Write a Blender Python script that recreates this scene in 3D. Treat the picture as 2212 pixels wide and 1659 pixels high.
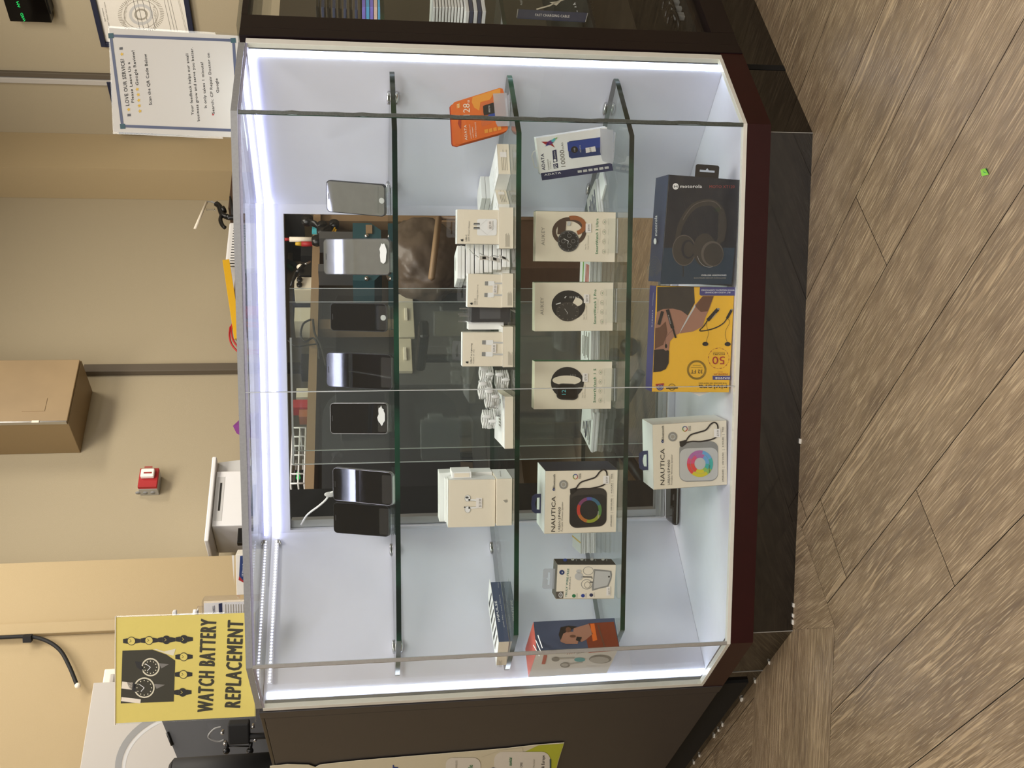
import bpy, bmesh, math, random
from mathutils import Vector, Matrix
random.seed(7)
for o in list(bpy.data.objects): bpy.data.objects.remove(o)
SC = bpy.context.scene
COL = SC.collection
# ------------------------------------------------------------------ camera
FPX = 2189.0; CAM = Vector((0.2477, -1.8405, 0.8467)); YAW, PIT, ROL = -0.1227, 0.1437, -0.0125
cy_, sy_ = math.cos(YAW), math.sin(YAW); cp_, sp_ = math.cos(PIT), math.sin(PIT)
FW = Vector((sy_*cp_, cy_*cp_, -sp_)); r0 = Vector((cy_, -sy_, 0)); u0 = r0.cross(FW)
RT = math.cos(ROL)*r0 + math.sin(ROL)*u0; UP = -math.sin(ROL)*r0 + math.cos(ROL)*u0
cam = bpy.data.cameras.new('camera'); camo = bpy.data.objects.new('camera', cam); COL.objects.link(camo)
cam.sensor_fit = 'HORIZONTAL'; cam.sensor_width = 36; cam.lens = FPX/2212*36; cam.clip_start = .05
M3 = Matrix((-UP, RT, -FW)).transposed()          # the phone was held sideways: picture left is up
camo.matrix_world = Matrix.Translation(CAM) @ M3.to_4x4()
SC.camera = camo
SC.view_settings.view_transform = 'Standard'; SC.view_settings.look = 'None'
SC.view_settings.exposure = 0.22; SC.view_settings.gamma = 1.0; SC.view_settings.use_curve_mapping = False
# ------------------------------------------------------------------ world and room lights
w = bpy.data.worlds.new('room_air'); SC.world = w; w.use_nodes = True
w.node_tree.nodes['Background'].inputs[0].default_value = (1.0, .92, .80, 1); w.node_tree.nodes['Background'].inputs[1].default_value = .16
def area(name, loc, tgt, sx, sy, power, col):
    l = bpy.data.lights.new(name, 'AREA'); l.shape = 'RECTANGLE'; l.size = sx; l.size_y = sy; l.energy = power; l.color = col
    o = bpy.data.objects.new(name, l); COL.objects.link(o); o.location = loc
    o.rotation_euler = (Vector(tgt)-Vector(loc)).to_track_quat('-Z', 'Y').to_euler(); return o
area('ceiling_panel_light_front', (.7, -1.5, 2.75), (.7, -1.5, 0), .6, 1.2, 46, (1, .93, .85))
area('storefront_fill_light', (.6, -4.3, 2.25), (.2, .4, 1.0), 3.2, 1.0, 62, (1, .96, .90))  # added fill behind the camera, brightens the upright product fronts
area('ceiling_panel_light_left', (-1.7, -.5, 2.75), (-1.7, -.5, 0), .6, 1.2, 11, (1, .93, .84))
area('ceiling_panel_light_back', (.05, .7, 2.75), (.05, 1.2, 0), 1.2, .6, 34, (1, .93, .82))
area('ceiling_panel_light_right', (1.2, 1.4, 2.75), (1.2, 1.4, 0), .5, .5, 26, (1, .91, .78))
LED_E = 9
cb = dict(subsurf=0)
SC.cycles.use_denoising = True; SC.cycles.max_bounces = 14; SC.cycles.transparent_max_bounces = 24; SC.cycles.diffuse_bounces = 5; SC.cycles.glossy_bounces = 5
SC.cycles.sample_clamp_indirect = 4
# ------------------------------------------------------------------ pixel -> place helpers (distances are real, each use names its plane)
def ray(x, y): return FW + RT*((829.5-y)/FPX) - UP*((x-1106)/FPX)
def onplane(x, y, o, n):
    d = ray(x, y); return CAM + d*((o-CAM).dot(n)/d.dot(n))
def atY(x, y, Y): return onplane(x, y, Vector((0, Y, 0)), Vector((0, 1, 0)))
def atZ(x, y, Z): return onplane(x, y, Vector((0, 0, Z)), Vector((0, 0, 1)))
NR = Vector((1, -1, 0)).normalized(); NL = Vector((-1, -1, 0)).normalized()
# ------------------------------------------------------------------ materials
MATS = {}
def hx(s):
    s = s.lstrip('#'); v = [int(s[i:i+2], 16)/255 for i in (0, 2, 4)]
    return tuple((c/12.92 if c <= .04045 else ((c+.055)/1.055)**2.4) for c in v)+(1,)
def mat(name, col, rough=.5, metal=0, noise=0, nscale=40, bump=0, spec=.5, emit=None, es=1, alpha=1, trans=0):
    if name in MATS: return MATS[name]
    m = bpy.data.materials.new(name); MATS[name] = m; m.use_nodes = True; nt = m.node_tree; b = nt.nodes['Principled BSDF']
    c = hx(col) if isinstance(col, str) else col
    b.inputs['Base Color'].default_value = c; b.inputs['Roughness'].default_value = rough; b.inputs['Metallic'].default_value = metal
    b.inputs['Specular IOR Level'].default_value = spec
    if trans: b.inputs['Transmission Weight'].default_value = trans
    if alpha < 1: b.inputs['Alpha'].default_value = alpha
    if emit: b.inputs['Emission Color'].default_value = hx(emit) if isinstance(emit, str) else emit; b.inputs['Emission Strength'].default_value = es
    if noise or bump:
        tc = nt.nodes.new('ShaderNodeTexCoord'); nz = nt.nodes.new('ShaderNodeTexNoise'); nz.inputs['Scale'].default_value = nscale; nz.inputs['Detail'].default_value = 4
        nt.links.new(tc.outputs['Object'], nz.inputs['Vector'])
        if noise:
            mx = nt.nodes.new('ShaderNodeMix'); mx.data_type = 'RGBA'
            mx.inputs[6].default_value = tuple(x*(1-noise) for x in c[:3])+(1,); mx.inputs[7].default_value = tuple(min(1, x*(1+noise)) for x in c[:3])+(1,)
            nt.links.new(nz.outputs['Fac'], mx.inputs[0]); nt.links.new(mx.outputs[2], b.inputs['Base Color'])
        if bump:
            bp = nt.nodes.new('ShaderNodeBump'); bp.inputs['Strength'].default_value = bump; bp.inputs['Distance'].default_value = .002
            nt.links.new(nz.outputs['Fac'], bp.inputs['Height']); nt.links.new(bp.outputs['Normal'], b.inputs['Normal'])
    return m
def glassmat(name, tint, f0=.04, rough=0.0, gloss=1.0, dust=0):
    """clear sheet: see-through with a Fresnel-weighted reflection"""
    m = bpy.data.materials.new(name); MATS[name] = m; m.use_nodes = True; nt = m.node_tree; nt.nodes.clear()
    out = nt.nodes.new('ShaderNodeOutputMaterial'); tr = nt.nodes.new('ShaderNodeBsdfTransparent'); gl = nt.nodes.new('ShaderNodeBsdfGlossy')
    tr.inputs[0].default_value = tint+(1,); gl.inputs['Roughness'].default_value = rough
    ge = nt.nodes.new('ShaderNodeNewGeometry'); dt = nt.nodes.new('ShaderNodeVectorMath'); dt.operation = 'DOT_PRODUCT'
    nt.links.new(ge.outputs['Incoming'], dt.inputs[0]); nt.links.new(ge.outputs['Normal'], dt.inputs[1])
    def ma(op, a, b=None):
        n = nt.nodes.new('ShaderNodeMath'); n.operation = op; n.use_clamp = op == 'ADD'
        for i, v in enumerate((a, b)):
            if v is None: continue
            if isinstance(v, (int, float)): n.inputs[i].default_value = v
            else: nt.links.new(v, n.inputs[i])
        return n.outputs[0]
    f = ma('ADD', ma('MULTIPLY', ma('POWER', ma('SUBTRACT', 1.0, ma('ABSOLUTE', dt.outputs['Value'])), 5.0), (1-f0)*gloss), f0)
    mx = nt.nodes.new('ShaderNodeMixShader'); nt.links.new(f, mx.inputs[0]); nt.links.new(tr.outputs[0], mx.inputs[1]); nt.links.new(gl.outputs[0], mx.inputs[2])
    last = mx
    if dust:
        df = nt.nodes.new('ShaderNodeBsdfDiffuse'); df.inputs[0].default_value = (.8, .8, .85, 1)
        m2 = nt.nodes.new('ShaderNodeMixShader'); m2.inputs[0].default_value = dust
        nt.links.new(mx.outputs[0], m2.inputs[1]); nt.links.new(df.outputs[0], m2.inputs[2]); last = m2
    nt.links.new(last.outputs[0], out.inputs[0]); return m
glassmat('glass', (.985, .995, .99)); glassmat('shelf_glass', (.93, .975, .955)); glassmat('door_glass', (.93, .95, .93), dust=.02)
glassmat('acrylic', (.98, .99, .985), dust=.01); glassmat('top_glass', (.96, .98, .97)); glassmat('frost', (.8, .82, .84), dust=.35); glassmat('clear_pack', (.97, .97, .98), dust=.025)
mat('white_laminate', '#dedfee', .2, bump=.12, nscale=55, noise=.02)
mat('white_paint', '#e2e2e2', .45, noise=.03, nscale=12)
mat('trim_cream', '#e4e2d8', .4, noise=.05, nscale=60)
mat('alu', '#b9bbbc', .35, metal=.7); mat('alu_dark', '#6d7070', .4, metal=.4)
mat('steel', '#c8c8c8', .2, metal=1)
mat('dark_wood', '#170d10', .32, noise=.25, nscale=25, spec=.4); mat('red_wood', '#2c090c', .3, noise=.2, nscale=25, spec=.4)
mat('brown_panel', '#2f2a2a', .5, noise=.12, nscale=20, spec=.75)
mat('gap_black', '#050505', .8)
mat('toe', '#16120f', .07, spec=1.0, noise=.2)
mat('led', '#ffffff', emit=(.76, .85, 1, 1), es=LED_E); mat('led_top', '#ffffff', emit=(.62, .64, 1, 1), es=LED_E*.38)
mat('led_tape', '#e8e8ee', .5)
mat('edge_grey', '#8f9090', .4, noise=.15, nscale=200)
mat('seam_light', '#9b9892', .45, noise=.12, nscale=150); mat('seam_dark', '#4b4f49', .4, noise=.5, nscale=300)
mat('seam_hair', '#c3c8c8', .4)
mat('chip', '#9a98b0', .4, noise=.2, nscale=200)
mat('wall_beige', '#a99d83', .85, noise=.03, nscale=300, bump=.15); mat('wall_warm', '#ad9a76', .85, noise=.03, nscale=300, bump=.1)
mat('wall_trim_grey', '#5c5346', .6); mat('ceiling', '#cfc8ba', .9); mat('wall_white', '#b9b4ac', .7)
mat('black_plastic', '#0b0b0c', .35); mat('black_matte', '#101010', .7, noise=.2); mat('black_gloss', '#060607', .06); mat('screen_black', '#050507', .03, spec=.8)
mat('screen_reflect_grey', '#74736e', .025, spec=.8, noise=.12, nscale=60); mat('phone_silver', '#b8b8bb', .3, metal=.8); mat('phone_black', '#1a1b20', .3, metal=.3)  # grey phone screens: bright ceiling reflection put into the base colour
for n, c in dict(paper='#e6e2d8', card_white='#e9e9ea', beige_box='#ebe1cd', box_white='#f0f0ef', ink='#15120f', ink_grey='#77736b', ink_lt='#a39d90', navy='#232b52', navy_deep='#1a2038',
                 yellow_sign='#d9c766', olive='#2e2a14', orange='#dd6a1c', orange_lt='#e79a35', orange_dk='#a8380f', cream='#efe6d4', moto_front='#171c26', moto_front_b='#1a3346', moto_side='#3a4460', moto_art='#35312d',
                 moto_art_l='#57514a', red='#a51f22', red_ink='#9a3a33', white='#f0f0f0', riv_yellow='#f2bb2a', riv_purple='#474480', skin='#a37560', skin_d='#67432f', shirt='#35302a', hair='#1f1712', green='#1c7a4c',
                 green_lt='#76b43c', teal='#1b7267', blue='#1f3f94', blue_dk='#12306a', grey='#8d8d8b', grey_lt='#c4c4c2', grey_dk='#4b4b4b', brown='#4c382b', brown_lt='#9b5b2f', watch_dk='#1b1a19', gold='#c9a227',
                 salmon='#c8574a', photo_blue='#46506a', photo_orange='#7c3415', yellow='#d2a318', purple='#6e2d74', wood_lt='#8d7558', wood_md='#69543f', bag='#5b4b3c', tub_blue='#163c86', tub_teal='#234a52',
                 cable_white='#dcdcda', cyan='#53b9c4', cream_unit='#cfc7b2', poster_green='#b9c02e', poster_cream='#ddd6bc', price='#f1ece8', led_green='#0a2a12', led_red='#601015').items():
    mat(n, c, .55 if n not in ('moto_front', 'moto_side', 'navy') else .4, noise=.03, nscale=80)
mat('sheet', '#c2beb4', .6); mat('clock_green', '#052010', emit=(.02, .8, .15, 1), es=1.0); mat('led_green_e', '#052010', emit=(.02, .5, .1, 1), es=.8); mat('led_red_e', '#200505', emit=(.9, .05, .08, 1), es=.8)
mat('tube_light', '#ffffff', emit=(.72, .72, 1, 1), es=22)
for n, c in dict(h0='#c03a2c', h1='#b0682c', h2='#8f9a2c', h3='#4f7f3f', h4='#35657f', h5='#4a4f9a', h6='#7a3f66', g0='#e0443f', g1='#d8c92e', g2='#8fbf62', g3='#3fb0a8', g4='#6aa8d8', g5='#b06aa8', g6='#d84f7a',
                 holo1='#8d7fe0', holo2='#62b7e8', holo3='#f0d0c0').items(): mat(n, c, .5)
def edgeglass():
    m = mat('glass_edge', '#04160e', .15); nt = m.node_tree; b = nt.nodes['Principled BSDF']
    tc = nt.nodes.new('ShaderNodeTexCoord'); nz = nt.nodes.new('ShaderNodeTexNoise'); nz.inputs['Scale'].default_value = 9; nt.links.new(tc.outputs['Object'], nz.inputs['Vector'])
    cr = nt.nodes.new('ShaderNodeValToRGB'); cr.color_ramp.elements[0].position = .42; cr.color_ramp.elements[0].color = (.002, .012, .008, 1); cr.color_ramp.elements[1].position = .62; cr.color_ramp.elements[1].color = (.008, .06, .032, 1)
    nt.links.new(nz.outputs['Fac'], cr.inputs[0]); nt.links.new(cr.outputs[0], b.inputs['Base Color'])
edgeglass()
mat('glass_edge_side', '#47505a', .2, spec=.8)
def gradient(name, ca, cb_, axis, a, b, rough=.5):
    """printed two-colour blend of the box artwork itself"""
    m = mat(name, ca, rough); nt = m.node_tree; bs = nt.nodes['Principled BSDF']
    tc = nt.nodes.new('ShaderNodeTexCoord'); sx = nt.nodes.new('ShaderNodeSeparateXYZ'); mr = nt.nodes.new('ShaderNodeMapRange'); mx = nt.nodes.new('ShaderNodeMix'); mx.data_type = 'RGBA'
    nt.links.new(tc.outputs['Object'], sx.inputs[0]); nt.links.new(sx.outputs[axis], mr.inputs[0]); mr.inputs[1].default_value = a; mr.inputs[2].default_value = b
    mx.inputs[6].default_value = hx(ca); mx.inputs[7].default_value = hx(cb_); nt.links.new(mr.outputs[0], mx.inputs[0]); nt.links.new(mx.outputs[2], bs.inputs['Base Color']); return m
def floormat():
    m = bpy.data.materials.new('oak_planks'); MATS['oak_planks'] = m; m.use_nodes = True; nt = m.node_tree; b = nt.nodes['Principled BSDF']
    uv = nt.nodes.new('ShaderNodeUVMap'); uv.uv_map = 'UVMap'
    def mapn(sx, sy):
        n = nt.nodes.new('ShaderNodeMapping'); n.inputs['Scale'].default_value = (sx, sy, 1); nt.links.new(uv.outputs[0], n.inputs[0]); return n.outputs[0]
    def noise(v, sc, det=4, dist=0):
        n = nt.nodes.new('ShaderNodeTexNoise'); n.inputs['Scale'].default_value = sc; n.inputs['Detail'].default_value = det; n.inputs['Distortion'].default_value = dist; nt.links.new(v, n.inputs['Vector']); return n.outputs['Fac']
    def ramp(f, stops):
        r = nt.nodes.new('ShaderNodeValToRGB'); e = r.color_ramp.elements
        while len(e) < len(stops): e.new(.5)
        for i, (p, c) in enumerate(stops): e[i].position = p; e[i].color = hx(c) if isinstance(c, str) else (c, c, c, 1)
        nt.links.new(f, r.inputs[0]); return r.outputs[0]
    def mix(f, a, c, mode='MIX'):
        n = nt.nodes.new('ShaderNodeMix'); n.data_type = 'RGBA'; n.blend_type = mode
        for i, v in ((0, f), (6, a), (7, c)):
            if isinstance(v, (int, float)): n.inputs[i].default_value = v
            elif isinstance(v, tuple): n.inputs[i].default_value = v
            else: nt.links.new(v, n.inputs[i])
        return n.outputs[2]
    big = ramp(noise(mapn(1.1, 7), 3.2, 6, 1.0), [(.3, '#6b5d4c'), (.5, '#807059'), (.72, '#93826a')])
    at = nt.nodes.new('ShaderNodeAttribute'); at.attribute_name = 'tone'
    base = mix(.5, big, at.outputs['Color'], 'OVERLAY')
    fine = ramp(noise(mapn(6, 150), 3.5, 7, .2), [(.40, 0.0), (.60, 1.0)])
    c1 = mix(nt_mul(nt, fine, .55), base, hx('#5c4936'))
    light = ramp(noise(mapn(5, 110), 4.0, 6, .15), [(.54, 0.0), (.64, 1.0)])
    c2 = mix(nt_mul(nt, light, .5), c1, hx('#bba98a'))
    # cathedral rings
    wv = nt.nodes.new('ShaderNodeTexWave'); wv.wave_type = 'RINGS'; wv.inputs['Scale'].default_value = 5; wv.inputs['Distortion'].default_value = 9; wv.inputs['Detail'].default_value = 3; wv.inputs['Detail Scale'].default_value = 1.2
    nt.links.new(mapn(.55, 4.5), wv.inputs['Vector'])
    ring = nt_mul2(nt, ramp(wv.outputs['Fac'], [(.80, 0.0), (.96, 1.0)]), ramp(noise(mapn(.8, 3), 3.0, 2), [(.54, 0.0), (.62, 1.0)]))
    c3 = mix(nt_mul(nt, ring, .38), c2, hx('#c0aa88'))
    nt.links.new(c3, b.inputs['Base Color']); b.inputs['Roughness'].default_value = .36; b.inputs['Specular IOR Level'].default_value = .4
    bp = nt.nodes.new('ShaderNodeBump'); bp.inputs['Strength'].default_value = .25; bp.inputs['Distance'].default_value = .001; nt.links.new(fine, bp.inputs['Height']); nt.links.new(bp.outputs['Normal'], b.inputs['Normal'])
def nt_mul2(nt, a, b):
    n = nt.nodes.new('ShaderNodeMath'); n.operation = 'MULTIPLY'; nt.links.new(a, n.inputs[0]); nt.links.new(b, n.inputs[1]); return n.outputs[0]
def nt_mul(nt, c, f):
    n = nt.nodes.new('ShaderNodeMath'); n.operation = 'MULTIPLY'; nt.links.new(c, n.inputs[0]); n.inputs[1].default_value = f; return n.outputs[0]
floormat()
# ------------------------------------------------------------------ mesh building
_TXT = {}
def glyphs(s, bold):
    k = (s, bold)
    if k in _TXT: return _TXT[k]
    cu = bpy.data.curves.new('t', 'FONT'); cu.body = s; cu.resolution_u = 2
    if bold: cu.space_character = 1.22 if bold == 2 else 1.08
    ob = bpy.data.objects.new('t', cu); COL.objects.link(ob); bpy.context.view_layer.update()
    me = ob.evaluated_get(bpy.context.evaluated_depsgraph_get()).to_mesh()
    vs = [tuple(v.co) for v in me.vertices]; fs = [tuple(p.vertices) for p in me.polygons]
    bpy.data.objects.remove(ob); bpy.data.curves.remove(cu)
    if vs:
        x0 = min(v[0] for v in vs); x1 = max(v[0] for v in vs)
        vs = [((v[0]-x0)/max(x1-x0, 1e-6), v[1]/.73) for v in vs]
    _TXT[k] = (vs, fs); return _TXT[k]
class MB:
    def __init__(s): s.v = []; s.f = []; s.m = []; s.sm = []; s.names = []
    def mi(s, n):
        if n not in s.names: s.names.append(n)
        return s.names.index(n)
    def add(s, vs, fs, m, M=None, smooth=False):
        b = len(s.v); k = s.mi(m)
        s.v += [tuple((M @ Vector(v)) if M else v) for v in vs]
        for f in fs: s.f.append(tuple(b+i for i in f)); s.m.append(k); s.sm.append(smooth)
        return s
    def addbm(s, bm, m, M=None, smooth=False):
        bm.verts.index_update(); s.add([v.co.copy() for v in bm.verts], [[v.index for v in f.verts] for f in bm.faces], m, M, smooth); bm.free(); return s
    def box(s, a, b, m, M=None, bev=0):
        bm = bmesh.new(); bmesh.ops.create_cube(bm, size=1)
        for v in bm.verts: v.co = Vector([(a[i]+b[i])/2 + v.co[i]*(b[i]-a[i]) for i in range(3)])
        if bev: bmesh.ops.bevel(bm, geom=bm.edges[:], offset=bev, segments=2, affect='EDGES', profile=.5)
        return s.addbm(bm, m, M)
    def plate(s, outer, holes, z0, z1, m, M=None, side=None, bev=0):
        """outline in XY with holes, extruded z0..z1"""
        bm = bmesh.new(); loops = []
        for lp in [outer]+list(holes):
            vs = [bm.verts.new((p[0], p[1], z1)) for p in lp]; loops.append(len(lp))
            for i in range(len(vs)): bm.edges.new((vs[i], vs[(i+1) % len(vs)]))
        bmesh.ops.triangle_fill(bm, use_beauty=True, use_dissolve=False, edges=bm.edges[:])
        bm.verts.index_update(); top = [v.co.copy() for v in bm.verts]; tf = [[v.index for v in f.verts] for f in bm.faces]; bm.free()
        s.add(top, tf, m, M); s.add([(p[0], p[1], z0) for p in top], [f[::-1] for f in tf], m, M)
        b = 0
        for lp in [outer]+list(holes):
            n = len(lp); vs = [(p[0], p[1], z0) for p in lp]+[(p[0], p[1], z1) for p in lp]
            s.add(vs, [(i, (i+1) % n, n+(i+1) % n, n+i) for i in range(n)], side or m, M)
        return s
    def tube(s, pts, r, m, M=None, n=8, closed=False):
        pts = [Vector(p) for p in pts]; rs = r if isinstance(r, (list, tuple)) else [r]*len(pts); vs = []; fs = []; up = Vector((0.1, .2, 1)).normalized()
        for i, p in enumerate(pts):
            a = pts[i-1] if (i or closed) else p; c = pts[(i+1) % len(pts)] if (i < len(pts)-1 or closed) else p
            t = (c-a).normalized(); x = t.cross(up)
            if x.length < .05: x = t.cross(Vector((1, .3, 0)))
            x.normalize(); y = t.cross(x)
            for k in range(n):
                an = 2*math.pi*k/n; vs.append(p+x*math.cos(an)*rs[i]+y*math.sin(an)*rs[i])
        L = len(pts)
        for i in range(L if closed else L-1):
            for k in range(n): fs.append((i*n+k, i*n+(k+1) % n, ((i+1) % L)*n+(k+1) % n, ((i+1) % L)*n+k))
        if not closed: fs += [tuple(range(n))[::-1], tuple((L-1)*n+k for k in range(n))]
        return s.add(vs, fs, m, M, True)
    def cyl(s, a, b, r, m, r2=None, n=20, M=None):
        a = Vector(a); b = Vector(b); return s.tube([a, b], [r, r if r2 is None else r2], m, M, n)
    def ball(s, c, r, m, M=None, n=12):
        bm = bmesh.new(); bmesh.ops.create_uvsphere(bm, u_segments=n, v_segments=n*2//3, radius=1)
        rr = r if isinstance(r, (tuple, list)) else (r, r, r)
        for v in bm.verts: v.co = Vector([c[i]+v.co[i]*rr[i] for i in range(3)])
        return s.addbm(bm, m, M, True)
    def build(s, name, parent=None, origin=None):
        if parent is not None: org = parent.location.copy()
        elif origin is not None: org = Vector(origin)
        else:
            xs = [v[0] for v in s.v]; ys = [v[1] for v in s.v]; org = Vector(((min(xs)+max(xs))/2, (min(ys)+max(ys))/2, min(v[2] for v in s.v)))
        if parent is not None and parent.parent is not None: org = org+parent.parent.location
        me = bpy.data.meshes.new(name); me.from_pydata([tuple(Vector(v)-org) for v in s.v], [], s.f)
        for n in s.names: me.materials.append(MATS[n])
        me.polygons.foreach_set('material_index', s.m); me.polygons.foreach_set('use_smooth', s.sm); me.update()
        o = bpy.data.objects.new(name, me); COL.objects.link(o)
        if parent is not None: o.parent = parent
        else: o.location = org
        return o
def thing(name, label, cat, loc, group=None):
    o = bpy.data.objects.new(name, None); COL.objects.link(o); o.location = loc; o.empty_display_size = .05
    o['label'] = label; o['category'] = cat
    if group: o['group'] = group
    return o
def tag(o, label, cat, group=None, kind=None):
    o['label'] = label; o['category'] = cat
    if group: o['group'] = group
    if kind: o['kind'] = kind
    return o
def struct(o): o['kind'] = 'structure'; return o
class Face:
    """flat printed face: crop (ox,oy,sc) gives picture measures, plane (o,n) the real face; art lies on the face"""
    def __init__(s, mb, o, n, crop): s.mb = mb; s.o = Vector(o); s.n = Vector(n).normalized(); s.c = crop; s.L = .00035
    def p(s, x, y, l=1): return onplane(s.c[0]+x/s.c[2], s.c[1]+y/s.c[2], s.o, s.n) + s.n*s.L*l
    def poly(s, pts, m, l=1):
        vs = [s.p(x, y, l) for x, y in pts]
        if len(vs) <= 4: s.mb.add(vs, [tuple(range(len(vs)))], m); return
        bm = bmesh.new(); bv = [bm.verts.new(v) for v in vs]
        for i in range(len(bv)): bm.edges.new((bv[i], bv[(i+1) % len(bv)]))
        bmesh.ops.triangle_fill(bm, use_beauty=True, edges=bm.edges[:], normal=s.n); s.mb.addbm(bm, m)
    def ell(s, cx, cy, rx, ry, m, l=1, n=28, a0=0, a1=2*math.pi):
        s.mb.add([s.p(cx+rx*math.cos(a0+(a1-a0)*i/n), cy+ry*math.sin(a0+(a1-a0)*i/n), l) for i in range(n+1)]+[s.p(cx, cy, l)], [(i, i+1, n+1) for i in range(n)], m)
    def ring(s, cx, cy, rx, ry, t, m, l=1, n=32, a0=0, a1=2*math.pi, ms=None):
        vs = []
        for i in range(n+1):
            a = a0+(a1-a0)*i/n; vs += [s.p(cx+rx*math.cos(a), cy+ry*math.sin(a), l), s.p(cx+(rx-t)*math.cos(a), cy+(ry-t)*math.sin(a), l)]
        if ms:
            for i in range(n): s.mb.add(vs[2*i:2*i+4], [(0, 1, 3, 2)], ms[int(i*len(ms)/n)])
        else: s.mb.add(vs, [(2*i, 2*i+1, 2*i+3, 2*i+2) for i in range(n)], m)
    def line(s, pts, w, m, l=1):
        n = len(pts); vs = []
        for i, (x, y) in enumerate(pts):
            a = pts[max(i-1, 0)]; b = pts[min(i+1, n-1)]; dx, dy = b[0]-a[0], b[1]-a[1]; L = math.hypot(dx, dy) or 1
            ww = w[i] if isinstance(w, (list, tuple)) else w
            vs += [s.p(x-dy/L*ww/2, y+dx/L*ww/2, l), s.p(x+dy/L*ww/2, y-dx/L*ww/2, l)]
        s.mb.add(vs, [(2*i, 2*i+1, 2*i+3, 2*i+2) for i in range(n-1)], m)
    def text(s, t, p0, p1, h, m='ink', bold=False, l=2):
        vs, fs = glyphs(t, bold); dx, dy = p1[0]-p0[0], p1[1]-p0[1]; L = math.hypot(dx, dy); ux, uy = dy/L*h, -dx/L*h
        sh = [(0, 0)] if not bold else ([(-.022, 0), (.022, 0), (0, .02)] if bold != 2 else [(-.045, 0), (-.02, .02), (.02, -.02), (.045, 0)])
        ax, ay = dx/L*h, dy/L*h
        for i, (qa, qb) in enumerate(sh): s.mb.add([s.p(p0[0]+dx*a+ux*(b+qb)+ax*qa, p0[1]+dy*a+uy*(b+qb)+ay*qa, l+i*.02) for a, b in vs], fs, m)
    def rows(s, x0, x1, y0, y1, n, m, l=1, w=None, vert=True):
        """small print too fine to read: rows of thin strokes"""
        for i in range(n):
            x = x0+(x1-x0)*(i+.5)/n; yy = y1-(y1-y0)*random.uniform(0, .25)
            if vert: s.line([(x, y0), (x, yy)], w or (x1-x0)/n*.35, m, l)
            else: s.line([(y0, x), (yy, x)], w or (x1-x0)/n*.35, m, l)
def spline(pts, n=6, closed=False):
    P = [Vector(p) for p in pts]; out = []; L = len(P)
    for i in range(L if closed else L-1):
        g = (lambda k: P[k % L]) if closed else (lambda k: P[min(max(k, 0), L-1)])
        a, b, c, d = g(i-1), g(i), g(i+1), g(i+2)
        for j in range(n):
            t = j/n; out.append(.5*((2*b)+(c-a)*t+(2*a-5*b+4*c-d)*t*t+(3*b-a-3*c+d)*t**3))
    if not closed: out.append(P[-1])
    return out
def rrect(x0, y0, x1, y1, r, n=5):
    o = []
    for cx, cy, a in ((x1-r, y1-r, 0), (x0+r, y1-r, 90), (x0+r, y0+r, 180), (x1-r, y0+r, 270)):
        for i in range(n+1): t = math.radians(a+90*i/n); o.append((cx+r*math.cos(t), cy+r*math.sin(t)))
    return o
def frame4(TL, TR, BL, BR, o, n, crop=(0, 0, 1), zb=None):
    """box frame from the four upright corners of its front face on plane (o,n): returns M (x right, y depth away, z up; origin front bottom left), W, H"""
    P = [onplane(crop[0]+x/crop[2], crop[1]+y/crop[2], o, n) for x, y in (TL, TR, BL, BR)]
    X = ((P[3]-P[2])+(P[1]-P[0])).normalized(); N = Vector(n).normalized()
    if N.y > 0 and abs(N.y) > .01: N = -N
    Z = X.cross(-N).normalized()
    if Z.z < 0: Z = -Z
    W = ((P[3]-P[2]).length+(P[1]-P[0]).length)/2; H = ((P[0]-P[2]).length+(P[1]-P[3]).length)/2
    c = (P[0]+P[1]+P[2]+P[3])/4; org = c-X*W/2-Z*H/2
    if zb is not None:
        lo = min(org.z, (org+X*W).z); org.z += zb-lo
    M = Matrix((X, -N, Z)).transposed().to_4x4(); M.translation = org
    return M, W, H
def hang_tab(mb, m, w, h, t, M, hole=None, shape=None):
    """flat tab in local XZ, base centre at origin"""
    MM = M @ Matrix(((1, 0, 0, 0), (0, 0, -1, 0), (0, 1, 0, 0), (0, 0, 0, 1)))
    out = shape or [(-w/2, 0), (w/2, 0)]+[p for p in rrect(-w/2, 0, w/2, h, min(w, h)*.18)[:12]]
    hl = hole if hole is not None else [(-w*.32, h*.42), (-w*.08, h*.42), (-w*.05, h*.42), (w*.05, h*.42), (w*.32, h*.42), (w*.32, h*.58), (w*.07, h*.58), (0, h*.74), (-w*.07, h*.58), (-w*.32, h*.58)]
    mb.plate(out, [hl] if hl else [], 0, t, m, MM)
C1 = (1360, 340, 4.607)
H_ = .501; S_ = .1435; ZT = 1.071; K_ = .812; YB = .445; XB = .367
Z1, Z2, Z3, Z0 = .7935, .5655, .3515, .125
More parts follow.
